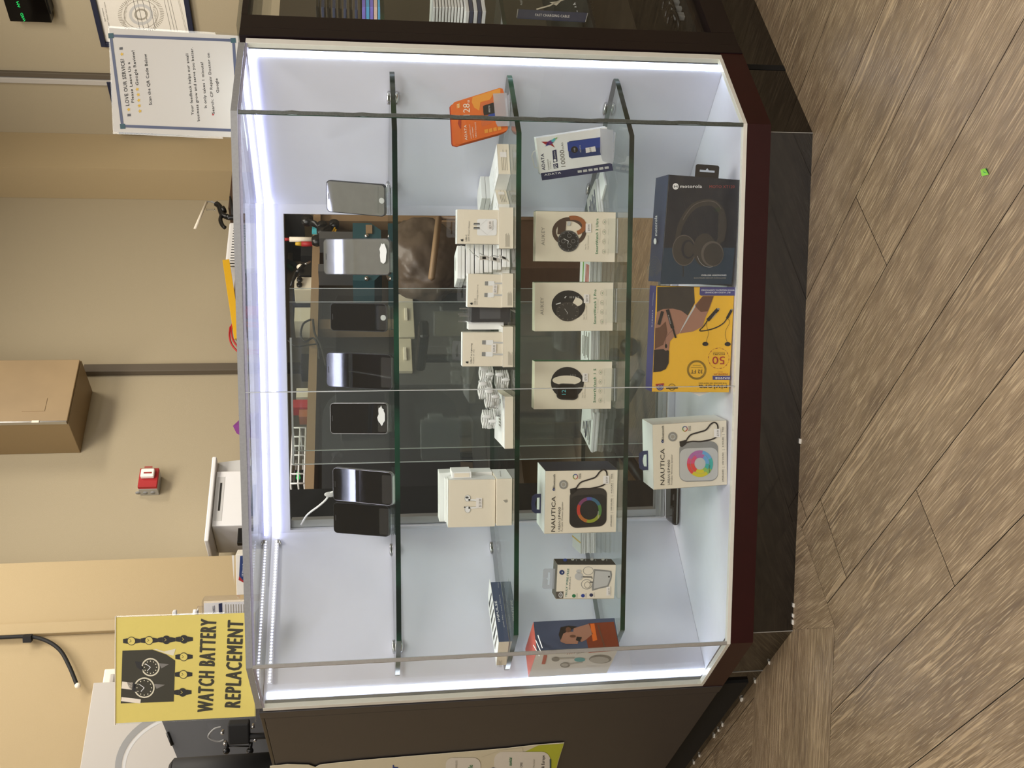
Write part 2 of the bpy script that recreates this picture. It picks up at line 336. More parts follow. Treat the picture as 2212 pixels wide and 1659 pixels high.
# ================================================================== ROOM
def build_floor():
    mb = MB(); rnd = random.Random(3); me_uv = []; tones = []
    def quad(pts, uvs, tone, z=0):
        mb.add([(p[0], p[1], z) for p in pts], [tuple(range(len(pts)))], 'oak_planks'); me_uv.extend(uvs); tones.extend([tone]*len(pts))
    r2 = 2**.5; Wp = .166; g = .0007
    mb.add([(-5, -4.5, -.002), (5, -4.5, -.002), (5, 6, -.002), (-5, 6, -.002)], [(0, 1, 2, 3)], 'ink'); me_uv.extend([(0, 0)]*4); tones.extend([.5]*4)
    k0 = -.522
    for i in range(-24, 34):
        t0 = k0+i*Wp; s = -5-rnd.random()*1.2
        if i in (-1, 0): s = {0: -5.09-.0, -1: -5.53}[i]
        while s < 4.5:
            L = 1.22; ox, oy = rnd.random()*40, rnd.random()*40; tone = rnd.uniform(.41, .57)
            # t=(X+Y)/r2 across, s=(Y-X)/r2 along
            c = [(t0+g, s+g), (t0+Wp-g, s+g), (t0+Wp-g, s+L-g), (t0+g, s+L-g)]
            quad([((t-q)/r2, (t+q)/r2) for t, q in c], [(q+ox, t+oy) for t, q in c], tone); s += L
    def extra(pts, ang, tone):
        ca, sa = math.cos(ang), math.sin(ang); ox = rnd.random()*30
        quad(pts, [(x*ca+y*sa+ox, -x*sa+y*ca+ox) for x, y in pts], tone, .0006)
    extra([(-.4165, -.155), (-.2735, .0), (-.25, .06), (-.485, .06), (-.482, .01)], 2.2, .5)
    extra([(-1.9, -.155), (-.418, -.155), (-.4835, .012), (-.487, .06), (-.5, .21), (-1.9, .21)], 0, .52)
    o = mb.build('floor', None, (0, 0, 0)); me = o.data; me.uv_layers.new(name='UVMap'); me.color_attributes.new('tone', 'FLOAT_COLOR', 'CORNER'); uv = me.uv_layers['UVMap']; ca = me.color_attributes['tone']
    for i, l in enumerate(me.loops): uv.data[i].uv = me_uv[l.vertex_index]; t = tones[l.vertex_index]; ca.data[i].color = (t, t*.99, t*.97, 1)
    struct(o)
build_floor()
MA = Matrix(((.70711, -.70711, 0, 0), (.70711, .70711, 0, 0), (0, 0, 1, 0), (0, 0, 0, 1)))   # wall frame: a along the back wall, b towards it
def ab(v): return ((v.x+v.y)*.70711, (v.y-v.x)*.70711)
def rectA(x0, x1, y0, y1, b):
    n = NR; o = MA @ Vector((0, b, 0)); p = onplane((x0+x1)/2, y1, o, n); q = onplane((x0+x1)/2, y0, o, n); t = onplane(x0, (y0+y1)/2, o, n); u = onplane(x1, (y0+y1)/2, o, n)
    return ab(p)[0], ab(q)[0], u.z, t.z
BW = 2.7/2**.5
mb = MB(); mb.box((-3.5, BW, 0), (2.91, BW+.1, 2.9), 'wall_beige', MA); struct(mb.build('wall_back'))
mb = MB(); mb.box((2.899, -4.2, 0), (3.0, 1.905, 2.9), 'wall_beige', MA); struct(mb.build('wall_right'))
pc = onplane(240, 290, MA @ Vector((2.899, 0, 0)), NL); a_, b_ = ab(pc); qc = onplane(240, 365, pc, NR)
mb = MB(); mb.box((ab(qc)[0], b_, 0), (2.898, BW-.001, 2.9), 'wall_warm', MA); struct(mb.build('column_corner'))
pl = onplane(300, 1207, MA @ Vector((0, 2.3/2**.5, 0)), NR)
mb = MB(); mb.box((-3.5, 2.3/2**.5, 0), (ab(pl)[0], BW-.001, 2.9), 'wall_warm', MA); struct(mb.build('wall_left'))
a0, a1, z0, z1 = rectA(0, 300, 1343, 1368, 2.28/2**.5); mb = MB(); mb.box((a0, 2.27/2**.5, 0), (a1, 2.3/2**.5-.001, 2.9), 'wall_warm', MA, .003); struct(mb.build('trim_1'))
mb = MB(); mb.box((-5, -4.5, 2.9), (5, 6, 3.0), 'ceiling'); struct(mb.build('ceiling'))
# ceiling tube batten that the phone screens mirror
t = thing('ceiling_batten', 'long white tube batten hanging over the customer side of the counter', 'ceiling light', (0, -.95, 2.7))
mb = MB(); mb.box((-1.3, -.99, 2.665), (1.3, -.91, 2.70), 'white_paint'); mb.cyl((-.05, -.95, 2.70), (-.05, -.95, 2.9), .008, 'steel'); mb.build('housing', t)
mb = MB(); mb.cyl((-1.27, -.95, 2.645), (1.27, -.95, 2.645), .016, 'tube_light'); mb.build('tube', t)
# raceway, conduit
a0, a1, z0, z1 = rectA(180, 540, 785, 801, BW-.03); mb = MB(); mb.box((a0, BW-.03, .95), (a1, BW-.001, z1), 'wall_trim_grey', MA, .002); struct(mb.build('trim_2'))
p0 = onplane(100, 170, MA @ Vector((2.885, 0, 0)), NL); p1 = onplane(100, 181, MA @ Vector((2.885, 0, 0)), NL)
mb = MB(); mb.box((2.882, ab(p0)[1], .6), (2.8985, ab(p1)[1], 2.88), 'wall_white', MA, .003); mb.box((2.884, ab(p0)[1]-.03, .6), (2.8985, ab(p0)[1]-.005, 2.88), 'wall_trim_grey', MA, .002); struct(mb.build('trim_3'))
# electrical panel
def electrical():
    a0, a1, z0, z1 = rectA(-120, 160, 775, 912, 1.70); t = thing('electrical_cabinet', 'brown metal electrical cabinet high on the beige back wall', 'electrical cabinet', MA @ Vector(((a0+a1)/2, 1.8, z0)))
    mb = MB(); mb.box((a0, 1.715, z0), (a1, BW-.001, z1+.25), 'cab', MA, .002); mb.build('cabinet_body', t)
    mb = MB(); mb.box((a0+.004, 1.703, z0+.004), (a1-.004, 1.714, z1+.24), 'cab_door', MA, .002); mb.box((a0+.05, 1.701, z0+.09), (a0+.11, 1.7028, z0+.17), 'cab_door', MA); d = mb.build('door', t)
    mb = MB(); mb.box((a0-.003, 1.700, z0+.005), (a0+.0035, 1.7145, z1+.24), 'steel', MA); mb.box((a0-.005, 1.697, z0+.10), (a0+.004, 1.6995, z0+.125), 'cream', MA); mb.build('hinge', t)
mat('cab_door', '#96805f', .45, noise=.14, nscale=9); mat('cab', '#86714f', .5); electrical()
def alarm():
    a0, a1, z0, z1 = rectA(300, 341, 1012, 1052, 1.85); A = MA
    t = thing('alarm_box', 'small red alarm box with a clear strobe on the back wall', 'alarm box', A @ Vector((a0, 1.9, z0)))
    mb = MB(); mb.box((a0, 1.865, z0), (a1, BW-.001, z1), 'alu', A, .002)
    for k in range(3): mb.cyl(A @ Vector((a0-.001, 1.89, z0+.02+k*.027)), A @ Vector((a0+.002, 1.89, z0+.02+k*.027)), .009, 'edge_grey')
    mb.build('back_box', t)
    mb = MB(); mb.box((a0, 1.848, z0), (a1, 1.8645, z1), 'red', A, .002); mb.build('cover', t)
    mb = MB(); mb.box((a0+.035, 1.83, z0+.012), (a1-.012, 1.8475, z1-.008), 'price', A, .004)
    for k in range(2): mb.box((a0+.047+k*.025, 1.8285, z0+.02), (a0+.053+k*.025, 1.8297, z1-.02), 'red_ink', A)
    mb.build('strobe_lens', t)
alarm()
# clock and framed certificates on the right wall
def wallB(x, y, d=0): return onplane(x, y, MA @ Vector((2.899-d, 0, 0)), NL)
mb0 = MB()
t = thing('wall_clock', 'black digital wall clock with green WED AM display', 'clock', wallB(60, 30))
P = [wallB(*q, d=.06) for q in ((20, -15), (84, 0), (20, 48), (112, 50))]
c = (2.8389, 0, 0)
bb = [ab(wallB(8, -60, .06)), ab(wallB(60, 48, .06))]; zt = wallB(22, 48, .06).z; zb = wallB(112, 48, .06).z
mb = MB(); mb.box((2.839, ab(wallB(60, -90, .06))[1], zb), (2.8985, ab(wallB(60, 48, .06))[1], zt), 'black_gloss', MA, .004); mb.box((2.845, ab(wallB(60, -80, .06))[1], zb-.006), (2.8985, ab(wallB(60, 30, .06))[1], zb-.0002), 'black_plastic', MA)
F = Face(mb, MA @ Vector((2.839, 0, 0)), NL, (0, 0, 4.81))
F.text('WED', (270, 215), (232, 128), 28, 'clock_green', l=3); F.text('AM', (212, 75), (193, 12), 28, 'clock_green', l=3)
mb.build('clock_case', t)
def certificate(TLx, name, label, pts, seal):
    P = [wallB(*q, d=.02) for q in pts]; bs = [ab(v)[1] for v in P]; b0, b1 = min(bs), max(bs); z0 = sum(sorted(v.z for v in P)[:2])/2; z1 = sum(sorted(v.z for v in P)[2:])/2
    t = thing(name, label, 'certificate', MA @ Vector((2.89, (b0+b1)/2, z0)), None)
    mb = MB(); f = .022
    for q in (((b0, z0), (b1, z0+f)), ((b0, z1-f), (b1, z1)), ((b0, z0+f), (b0+f, z1-f)), ((b1-f, z0+f), (b1, z1-f))): mb.box((2.878, q[0][0], q[0][1]), (2.8985, q[1][0], q[1][1]), 'navy_deep', MA, .002)
    mb.build('frame', t)
    mb = MB(); mb.box((2.889, b0+f, z0+f), (2.8975, b1-f, z1-f), 'paper', MA)
    F = Face(mb, MA @ Vector((2.889, 0, 0)), NL, (0, 0, 4.81))
    if seal:
        cx, cy = 1465, 150
        for i in range(64):
            a = i*math.pi/32
            F.line([(cx+200*math.cos(a), cy+165*math.sin(a)), (cx+240*math.cos(a+.05), cy+195*math.sin(a+.05))], 7, 'ink_lt')
        F.ring(cx, cy, 180, 150, 6, 'ink_lt'); F.ring(cx, cy, 125, 110, 30, 'grey_lt'); F.ring(cx, cy, 70, 60, 18, 'ink_lt')
        F.text('DEPARTMENT OF', (1300, 260), (1330, 20), 26, 'ink_lt'); F.text('MINNESOTA', (1640, 250), (1610, 60), 26, 'ink_lt')
        F.text('Retail Telecom Sales License', (1140, 280), (1090, 20), 16, 'ink_grey'); F.text('State of Licensure', (1100, 220), (1065, 80), 14, 'ink')
        for x in (1385, 1425, 1480, 1545): F.line([(x, 0), (x+70, 310)], 4, 'ink')
        for x in (1705, 1740, 1770): F.line([(x, 0), (x+75, 325)], 4, 'ink_grey')
        for x in (985, 1000, 1850, 1862): F.line([(x, 0), (x+95, 380)], 3, 'ink_lt')
    mb.build('paper', t)
certificate(0, 'framed_certificate', 'certificate with a round seal in a dark blue frame on right wall', [(176, -60), (392, -60), (222, 102), (430, 102)], True)
certificate(0, 'framed_certificate', 'black framed certificate mostly hidden behind the clear review sign', [(230, 183), (420, 183), (258, 289), (440, 289)], False)
# cable on the upper left wall and the white board with a ring
A_ = 2.26/2**.5
def wl(x, y, b=A_): return onplane(x, y, MA @ Vector((0, b, 0)), NR)
mb = MB(); mb.tube(spline([wl(-30, 1377), wl(0, 1377), (wl(60, 1375)), wl(100, 1384), wl(130, 1405), wl(150, 1440), wl(166, 1479)], 8), .006, 'black_matte'); q = wl(60, 1379); mb.box(q+Vector((-.01, -.01, -.012)), q+Vector((.01, .01, .012)), 'black_matte'); q = wl(168, 1481); mb.ball(q, .009, 'cream')
tag(mb.build('wall_cable'), 'thick black cable curving down the upper left wall', 'cable')
a0, a1, z0, z1 = rectA(180, 560, 1466, 1760, 1.45); t = thing('white_board', 'tall white board with a curved grey ring at the left', 'board', MA @ Vector((a0, 1.45, 0)))
mb = MB(); mb.box((a0, 1.45, 0), (a1, 1.50, z1), 'wall_white', MA, .002); F = Face(mb, MA @ Vector((0, 1.45, 0)), NR, (0, 0, 1))
F.ring(445, 1660, 197, 140, 14, 'grey', n=60); F.ring(445, 1660, 180, 125, 6, 'grey_lt', n=60); mb.build('panel', t)
a0, a1, z0, z1 = rectA(218, 260, 1438, 1500, 1.52); mb = MB(); mb.box((a0, 1.54, z0), (a1, 1.58, z1), 'cream', MA, .004); mb.box((a0+.02, 1.53, z0+.02), (a1-.02, 1.5395, z1-.02), 'wall_white', MA, .004); tag(mb.build('picture_frame', None), 'small cream moulded frame peeking over the white board', 'frame')
# ================================================================== DISPLAY CASE
CASE = thing('display_case', 'brightly lit glass corner display case with three glass shelves', 'display case', (0, .2, 0))
def part(mb, name, par=CASE, kind=None):
    o = mb.build(name, par)
    if kind: o['kind'] = kind
    return o
front = [(-H_-S_, S_), (-H_, 0), (H_, 0), (H_+S_, S_)]
def off(d):   # front outline moved inwards
    k = d*math.tan(math.pi/8); e = d/2**.5
    return [(-H_-S_+e, S_+e), (-H_+k, d), (H_-k, d), (H_+S_-e, S_+e)]
def ringpoly(d0, d1, ext=0):
    a = off(d0); b = off(d1)
    if ext:
        for q in (a, b): q[0] = (q[0][0]-ext/2**.5, q[0][1]+ext/2**.5); q[3] = (q[3][0]+ext/2**.5, q[3][1]+ext/2**.5)
    return a+b[::-1]
E_ = .249-.203
mb = MB(); mb.plate(ringpoly(0, .022, E_), [], .0936, .1400, 'red_wood'); part(mb, 'base_rail')
mb = MB(); mb.plate(ringpoly(-.0006, .010), [], .1402, .1475, 'trim_cream')
for sg in (-1, 1):
    q = [(sg*(H_+S_-.0), S_), (sg*(H_+S_+.010), S_+.010), (sg*(H_+S_+.003), S_+.017), (sg*(H_+S_-.007), S_+.007)]; mb.plate(q if sg > 0 else q[::-1], [], .1402, 1.058, 'trim_cream')
part(mb, 'bottom_trim')
mb = MB(); mb.plate(off(.022)+[(.646, .170), (XB+.003, YB+.003), (-XB-.003, YB+.003), (-.646, .170)], [], .1, Z0, 'white_laminate'); part(mb, 'case_floor')
mb = MB(); q = ringpoly(.025, .04, .8); mb.plate(q, [], 0, .0935, 'toe')
for x, y in ((H_-.0105, .0249), (-H_+.0105, .0249)): mb.box((x-.0008, y-.001, 0), (x+.0008, y+.003, .0935), 'seam_light')
for sg in (1, -1):
    s0 = .202; px = sg*(H_-.0104+s0*.7071); py = .025+s0*.7071; d = .0012
    if sg > 0: mb.box((-.004, -.0012, 0), (.012, .003, .0934), 'gap_black', Matrix.Translation((px, py, 0)) @ Matrix.Rotation(sg*math.pi/4, 4, 'Z'))
    else: mb.box((-.001, -.0012, 0), (.001, .003, .0934), 'seam_light', Matrix.Translation((px, py, 0)) @ Matrix.Rotation(sg*math.pi/4, 4, 'Z'))
rn = random.Random(5)
for i in range(14):
    s = rn.uniform(-.5, .9)
    if s < 0: q = (s*.95, .024)
    else: q = (-H_+.01-s*.7, .024+s*.7)
    mb.box((q[0]-.004, q[1]-.004, 0), (q[0]+.004*rn.random()+.002, q[1]+.001, .003), 'paper')
part(mb, 'toe_kick')
for sg, nm in ((1, 'r'), (-1, 'l')):
    mb = MB(); a = (sg*(H_+S_+.0105), S_+.0105+.0); inn = [(sg*(.6445), .1675), (sg*XB, YB)]
    q = [inn[0], inn[1], (sg*(XB+.006), YB+.006), (sg*(.6505), .1735)]; mb.plate(q if sg > 0 else q[::-1], [], Z0+.0005, 1.0594, 'white_laminate'); part(mb, 'side_wall')
mb = MB()
mb.box((-XB, YB, Z0+.0005), (-.361, YB+.02, 1.0594), 'white_laminate'); mb.box((.346, YB, Z0+.0005), (XB, YB+.02, 1.0594), 'white_laminate')
mb.box((-.361, YB, 1.019), (.346, YB+.02, 1.0594), 'white_laminate'); mb.box((-.361, YB, Z0+.0005), (.346, YB+.012, .140), 'white_laminate')
part(mb, 'back_frame')
mb = MB(); mb.box((-.361, YB+.014, .1405), (.346, YB+.05, .150), 'alu'); mb.box((-.361, YB+.02, .150), (.346, YB+.023, .160), 'alu'); mb.box((-.361, YB+.034, .150), (.346, YB+.037, .162), 'alu'); mb.box((-.3605, YB+.021, .16), (-.344, YB+.05, 1.018), 'alu')
part(mb, 'door_track')
for (x0, x1, y0, nm) in ((-.216, .153, YB+.026, 0), (-.187, .183, YB+.040, 1)):
    mb = MB(); mb.box((x0, y0, .152), (x1, y0+.005, 1.012), 'door_glass')
    for xx in (x0, x1): mb.box((xx-.0006, y0-.0004, .152), (xx+.0006, y0+.0054, 1.012), 'seam_hair')
    if nm == 0: mb.box((x0, y0-.001, 1.009), (x1-.08, y0+.006, 1.013), 'white_paint')
    part(mb, 'sliding_door')
# front glass: two front sheets, two angled sheets
def sheet(p, q, z0, z1, t=.008):
    mb = MB(); a = Vector((*p, 0)); b = Vector((*q, 0)); d = (b-a).normalized(); n = Vector((-d.y, d.x, 0))
    vs = [a, b, b+n*t, a+n*t]; mb.add([v+Vector((0, 0, z)) for z in (z0, z1) for v in vs], [(0, 1, 5, 4), (2, 3, 7, 6), (1, 2, 6, 5), (3, 0, 4, 7), (4, 5, 6, 7), (3, 2, 1, 0)], 'glass'); return mb
part(sheet((-H_, 0), (.0105, 0), .1478, 1.0585), 'front_glass'); part(sheet((.0118, 0), (H_, 0), .1478, 1.0585), 'front_glass')
part(sheet((H_+.002, .002), (H_+S_-.001, S_-.001), .1478, 1.0585), 'angled_glass'); part(sheet((-H_-S_+.001, S_-.001), (-H_-.002, .002), .1478, 1.0585), 'angled_glass')
mb = MB(); mb.box((.0106, -.0004, .1478), (.0117, .0085, 1.0585), 'seam_hair'); part(mb, 'glass_joint')
for sg, m in ((1, 'seam_dark'), (-1, 'seam_light')):
    mb = MB(); w_ = .0042 if sg > 0 else .0052; zz = [.1478+(1.0585-.1478)*i/60 for i in range(61)]; vs = []; rr = random.Random(4)
    for z in zz:
        j = rr.uniform(-.0007, .0007) if sg > 0 else rr.uniform(-.0003, .0003)
        vs += [Vector((sg*(H_-w_)+j, -.0006, z)), Vector((sg*(H_+.0012), -.0009, z)), Vector((sg*(H_+w_*.7)+j, .0030, z)), Vector((sg*(H_-w_*.4), .009, z))]
    mb.add(vs, [(4*i+k, 4*i+(k+1) % 4, 4*i+4+(k+1) % 4, 4*i+4+k) for i in range(60) for k in range(4)], m)
    if sg > 0: mb.box((H_-w_-.0012, .0005, .1478), (H_-w_+.0002, .003, 1.0585), 'glass_edge')
    part(mb, 'glass_joint')
# glass top
mb = MB(); op = off(0); topo = [op[0], op[1], op[2], op[3], (.40, .50), (-.40, .50)]
mb.plate(topo, [], 1.0595, ZT, 'top_glass', side='edge_grey'); part(mb, 'top_glass')
mb = MB()
for i in range(3):
    (xa, ya), (xb, yb) = front[i], front[i+1]; n_ = 70 if i == 1 else 14; rr = random.Random(i+8); vs = []
    dx, dy = xb-xa, yb-ya; L = math.hypot(dx, dy); nx, ny = -dy/L, dx/L
    for k in range(n_+1):
        t_ = k/n_; wv = .006+rr.uniform(0, .0035); vs += [(xa+dx*t_+nx*.0012, ya+dy*t_+ny*.0012, 1.0592), (xa+dx*t_+nx*.0012, ya+dy*t_+ny*.0012, 1.0592-.0045-rr.random()*.001)]
    mb.add(vs, [(2*k, 2*k+2, 2*k+3, 2*k+1) for k in range(n_)], 'chip')
part(mb, 'chipped_edge')  # chipped underside of the glass top, lavender LED light put into its colour
# shelves
for z, kx in ((Z1, 0), (Z2, .0), (Z3, .0)):
    o = off(.048); A = Vector((o[0][0], o[0][1])); e = .045
    def along(pt, d): return (pt[0]+d[0], pt[1]+d[1])
    r_ = [(H_-.02, .048), along(o[3], (-.012, -.012)), (o[3][0]-.004, o[3][1]+.001), (o[3][0]-.008, o[3][1]+.012), (XB-.006, YB-.012), (-XB+.006, YB-.012), (-o[3][0]+.008, o[3][1]+.012), (-o[3][0]+.004, o[3][1]+.001), (-o[3][0]+.012, o[3][1]-.012), (-H_+.02, .048)]
    mb = MB(); mb.plate(r_, [], z-.0095, z, 'shelf_glass', side='glass_edge')
    part(mb, 'glass_shelf')
    for sg in (-1, 1):
        for t_ in ((.30, .85) if z < .7 else (.27, .86)):
            x = sg*(.6445+(XB-.6445)*t_); y = .1675+(YB-.1675)*t_; Mx = Matrix.Translation((x, y, z-.011)) @ Matrix.Rotation(-sg*math.pi/4 if sg > 0 else math.pi/4, 4, 'Z')
            mb = MB(); mb.ball((0, -.004, -.004), (.016, .010, .0055), 'steel', Mx); mb.ball((0, -.004, .0125), (.016, .009, .0035), 'steel', Mx); part(mb, 'shelf_clip')
# LED strips
for sg in (1, -1):
    Mx = Matrix.Translation((sg*.6330, .1775, 0)) @ Matrix.Rotation(sg*math.radians(135), 4, 'Z')
    f = 1 if sg > 0 else -1
    mb = MB(); mb.box((-.0065, -.001, Z0+.002), (.0065, .0007, 1.052), 'led', Mx); part(mb, 'led_strip')
    mb = MB(); q = sorted((-f*.011, -f*.017)); mb.box((q[0], -.001, Z0+.001), (q[1], .004, 1.055), 'alu_dark', Mx); q = sorted((-f*.019, -f*.023)); mb.box((q[0], -.001, Z0+.001), (q[1], .004, 1.055), 'glass_edge', Mx); part(mb, 'led_channel')
def bar(a, b, r, m, name):
    mb = MB(); a = Vector(a); b = Vector(b); d = (b-a); L = d.length; Mx = Matrix.Translation(a) @ d.to_track_quat('X', 'Z').to_matrix().to_4x4(); mb.box((0, -r, -r*.9), (L, r, r*.9), m, Mx); part(mb, name)
bar((.634, .172, 1.050), (XB, YB-.009, 1.050), .0045, 'led_top', 'led_strip'); bar((XB, YB-.0085, 1.0475), (-XB-.002, YB-.0085, 1.0475), .0048, 'led_top', 'led_strip')
mb = MB(); a = Vector((-XB-.012, YB-.020, 1.0475)); b = Vector((-.612, .186, 1.0475)); n_ = 48
for i in range(n_): mb.ball(a+(b-a)*(i+.5)/n_+Vector((.002, -.002, 0)), .0024, 'led_top', n=6)
d = b-a; Mx = Matrix.Translation(a) @ d.to_track_quat('X', 'Z').to_matrix().to_4x4(); mb.box((0, .001, -.005), (d.length, .003, .005), 'led_tape', Mx); o = part(mb, 'led_strip')
mb = MB(); mb.ball((-.383, YB-.022, 1.044), (.008, .006, .006), 'seam_light'); mb.tube(spline([(-.376, YB-.02, 1.045), (-.383, YB-.03, 1.038), (-.39, YB-.02, 1.046), (-.386, YB-.03, 1.05)], 5), .0016, 'steel'); part(mb, 'led_connector')
# ================================================================== NEIGHBOUR COUNTERS
MR = Matrix.Translation((H_, 0, 0)) @ Matrix.Rotation(math.pi/4, 4, 'Z')       # s along the right counter front, y inwards
ML = Matrix.Translation((-H_, 0, 0)) @ Matrix.Rotation(-math.pi/4, 4, 'Z')     # s is -x
RC = thing('display_counter', 'dark wood framed glass counter at the right of the lit case', 'display counter', MR @ Vector((.6, .2, 0)))
mb = MB(); mb.box((.2225, -.002, .0942), (.2492, .05, ZT), 'dark_wood', MR, .001); mb.box((.2515, .0, .0942), (.295, .05, ZT), 'dark_wood', MR, .001)
mb.box((.295, 0, .0942), (1.6, .05, .143), 'dark_wood', MR); mb.box((.295, 0, 1.06), (1.6, .05, ZT), 'dark_wood', MR); part(mb, 'frame', RC)
mb = MB(); mb.box((.295, .05, .10), (1.6, .36, .125), 'gap_black', MR); mb.box((.295, .355, .125), (1.6, .36, 1.05), 'wall_trim_grey', MR); mb.box((.2515, .05, .125), (.258, .355, 1.05), 'wall_trim_grey', MR); mb.box((.258, .052, .36), (1.6, .354, .366), 'gap_black', MR); part(mb, 'body', RC)
mb = MB(); mb.box((.29, .012, .14), (1.6, .018, 1.0605), 'glass', MR); part(mb, 'front_glass', RC)
for z in (.80, .555):
    mb = MB(); mb.box((.262, .03, z), (1.6, .34, z+.008), 'shelf_glass', MR); mb.box((.262, .028, z), (1.6, .03, z+.008), 'glass_edge', MR); part(mb, 'glass_shelf', RC)
mb = MB(); mb.box((.262, .05, 1.05), (.275, .30, 1.056), 'led', MR); mb.box((.258, .0, 1.0715), (1.6, .36, 1.078), 'top_glass', MR); part(mb, 'counter_top', RC)
LC = thing('counter', 'dark brown wooden counter left of the lit case with taped poster', 'counter', ML @ Vector((-.9, .3, 0)))
mb = MB(); mb.box((-.2545, -.002, .0942), (-.2225, .05, ZT-.004), 'brown_panel', ML, .001); part(mb, 'frame', LC)
mb = MB(); mb.box((-1.7, .0, .0942), (-.2595, .018, ZT-.012), 'brown_panel', ML, .0015); part(mb, 'front_panel', LC)
mb = MB(); mb.box((-1.7, .018, .02), (-.259, .549, ZT-.012), 'gap_black', ML); part(mb, 'body', LC)
mb = MB(); mb.box((-1.7, -.0, ZT-.0118), (-.258, .56, ZT-.004), 'dark_wood', ML, .002); part(mb, 'counter_top', LC)
# ================================================================== PRODUCTS
Y_ = lambda y: Vector((0, y, 0)); NF = Vector((0, -1, 0))
def product(name, label, cat, M, W, H, D, mats, group=None, bev=.0008):
    """box with M frame; mats = front/side body colours. returns thing, body MB"""
    t = thing(name, label, cat, M @ Vector((W/2, D/2, 0)), group); mb = MB()
    mb.box((0, 0, 0), (W, D, H), mats, M, bev); return t, mb
def yawn(deg): a = math.radians(deg); return Vector((-math.sin(a)*-1, -math.cos(a), 0))
def cover(mb, M, W, H, D, side, m, l=.0004, inset=0):
    """colour one side of a box with a thin printed layer"""
    i = inset
    q = dict(top=[(i, i, H+l), (W-i, i, H+l), (W-i, D-i, H+l), (i, D-i, H+l)], right=[(W+l, i, i), (W+l, D-i, i), (W+l, D-i, H-i), (W+l, i, H-i)], left=[(-l, i, i), (-l, i, H-i), (-l, D-i, H-i), (-l, D-i, i)], front=[(i, -l, i), (W-i, -l, i), (W-i, -l, H-i), (i, -l, H-i)])[side]
    mb.add(q, [(0, 1, 2, 3)], m, M)
# ---- headphone box (lying on its side)
def headphones():
    c = C1; o = Y_(.062); M, W, H = frame4((305, 1260), (380, 197), (1012, 1262), (1106, 198), o, NF, c, Z0+.0005); D = .085
    t, mb = product('headphone_box', 'dark navy over-ear headphone box lying on its side, on case floor', 'box', M, W, H, D, 'moto_front', bev=.001)
    cover(mb, M, W, H, D, 'top', 'moto_side'); mb.build
    F = Face(mb, o-Vector((0, .0002, 0)), NF, c)
    F.poly([(340, 900), (1045, 900), (1012, 1262), (305, 1262)], 'moto_front_b', 1)
    # logo and words (read along the long side of the picture)
    F.ell(457, 289, 30, 32, 'white', 2); F.text('M', (440, 303), (475, 303), 24, 'moto_front', True, 3); F.text('motorola', (503, 304), (718, 304), 34, 'white', True, 2); F.text('MOTO XT120', (793, 306), (1044, 306), 30, 'red_ink', False, 2)
    F.text('OVER-EAR HEADPHONES', (712, 1180), (962, 1180), 15, 'white', True, 2); F.text('ECOUTEURS CIRCUM-AURICULAIRE', (640, 1206), (958, 1206), 14, 'ink_lt', False, 2)
    # headphones
    hb = spline([(470, 830, 0), (505, 680, 0), (570, 560, 0), (650, 480, 0), (760, 448, 0), (850, 465, 0), (910, 540, 0), (935, 640, 0), (925, 760, 0), (880, 850, 0)], 6)
    F.line([(p.x, p.y) for p in hb], [44+22*math.sin(i/len(hb)*3.1) for i in range(len(hb))], 'moto_art', 2)
    F.line([(p.x+6, p.y-14) for p in hb[8:36]], 8, 'moto_art_l', 3)
    F.poly([(880, 570), (955, 590), (965, 700), (940, 830), (870, 860), (880, 700)], 'moto_art', 3)
    F.ell(540, 925, 112, 150, 'moto_art', 3); F.ell(580, 915, 68, 95, 'moto_front', 4); F.ell(586, 915, 50, 76, 'moto_art', 5); F.ring(540, 925, 118, 154, 8, 'moto_art_l', 4)
    F.ell(745, 920, 115, 165, 'moto_art', 5); F.ell(820, 960, 112, 128, 'moto_art_l', 6); F.ell(828, 965, 96, 112, 'moto_art', 7); F.ring(790, 945, 125, 150, 5, 'grey', 8, 20, 1.3, 2.9)
    F.line([(530, 1075), (533, 1140), (530, 1190)], 7, 'ink', 3)
    # top (side panel) print
    T = Face(mb, M @ Vector((0, 0, H+.0006)), (0, 0, 1), c)
    T.text('motorola', (275, 780), (275, 580), 26, 'white', True, 1); T.ell(255, 835, 14, 30, 'white', 1)
    for i in range(7): T.ring(250, 1200, 22+i*9, 60+i*26, 2.5, 'ink_grey', 1, 20, 3.3, 5.9)
    mb.build('box_body', t)
    h = MB(); pA = onplane(c[0]+680/c[2], c[1]+178/c[2], o+Vector((0, .04, 0)), NF)
    # tab sticks out to the right of the lying box
    hb_ = M @ Matrix.Translation((W, .004, H*.47)) @ Matrix(((0, 0, 1, 0), (0, 1, 0, 0), (-1, 0, 0, 0), (0, 0, 0, 1)))
    hang_tab(h, 'black_plastic', .047, .024, .0012, hb_); h.build('hang_tab', t)
headphones()
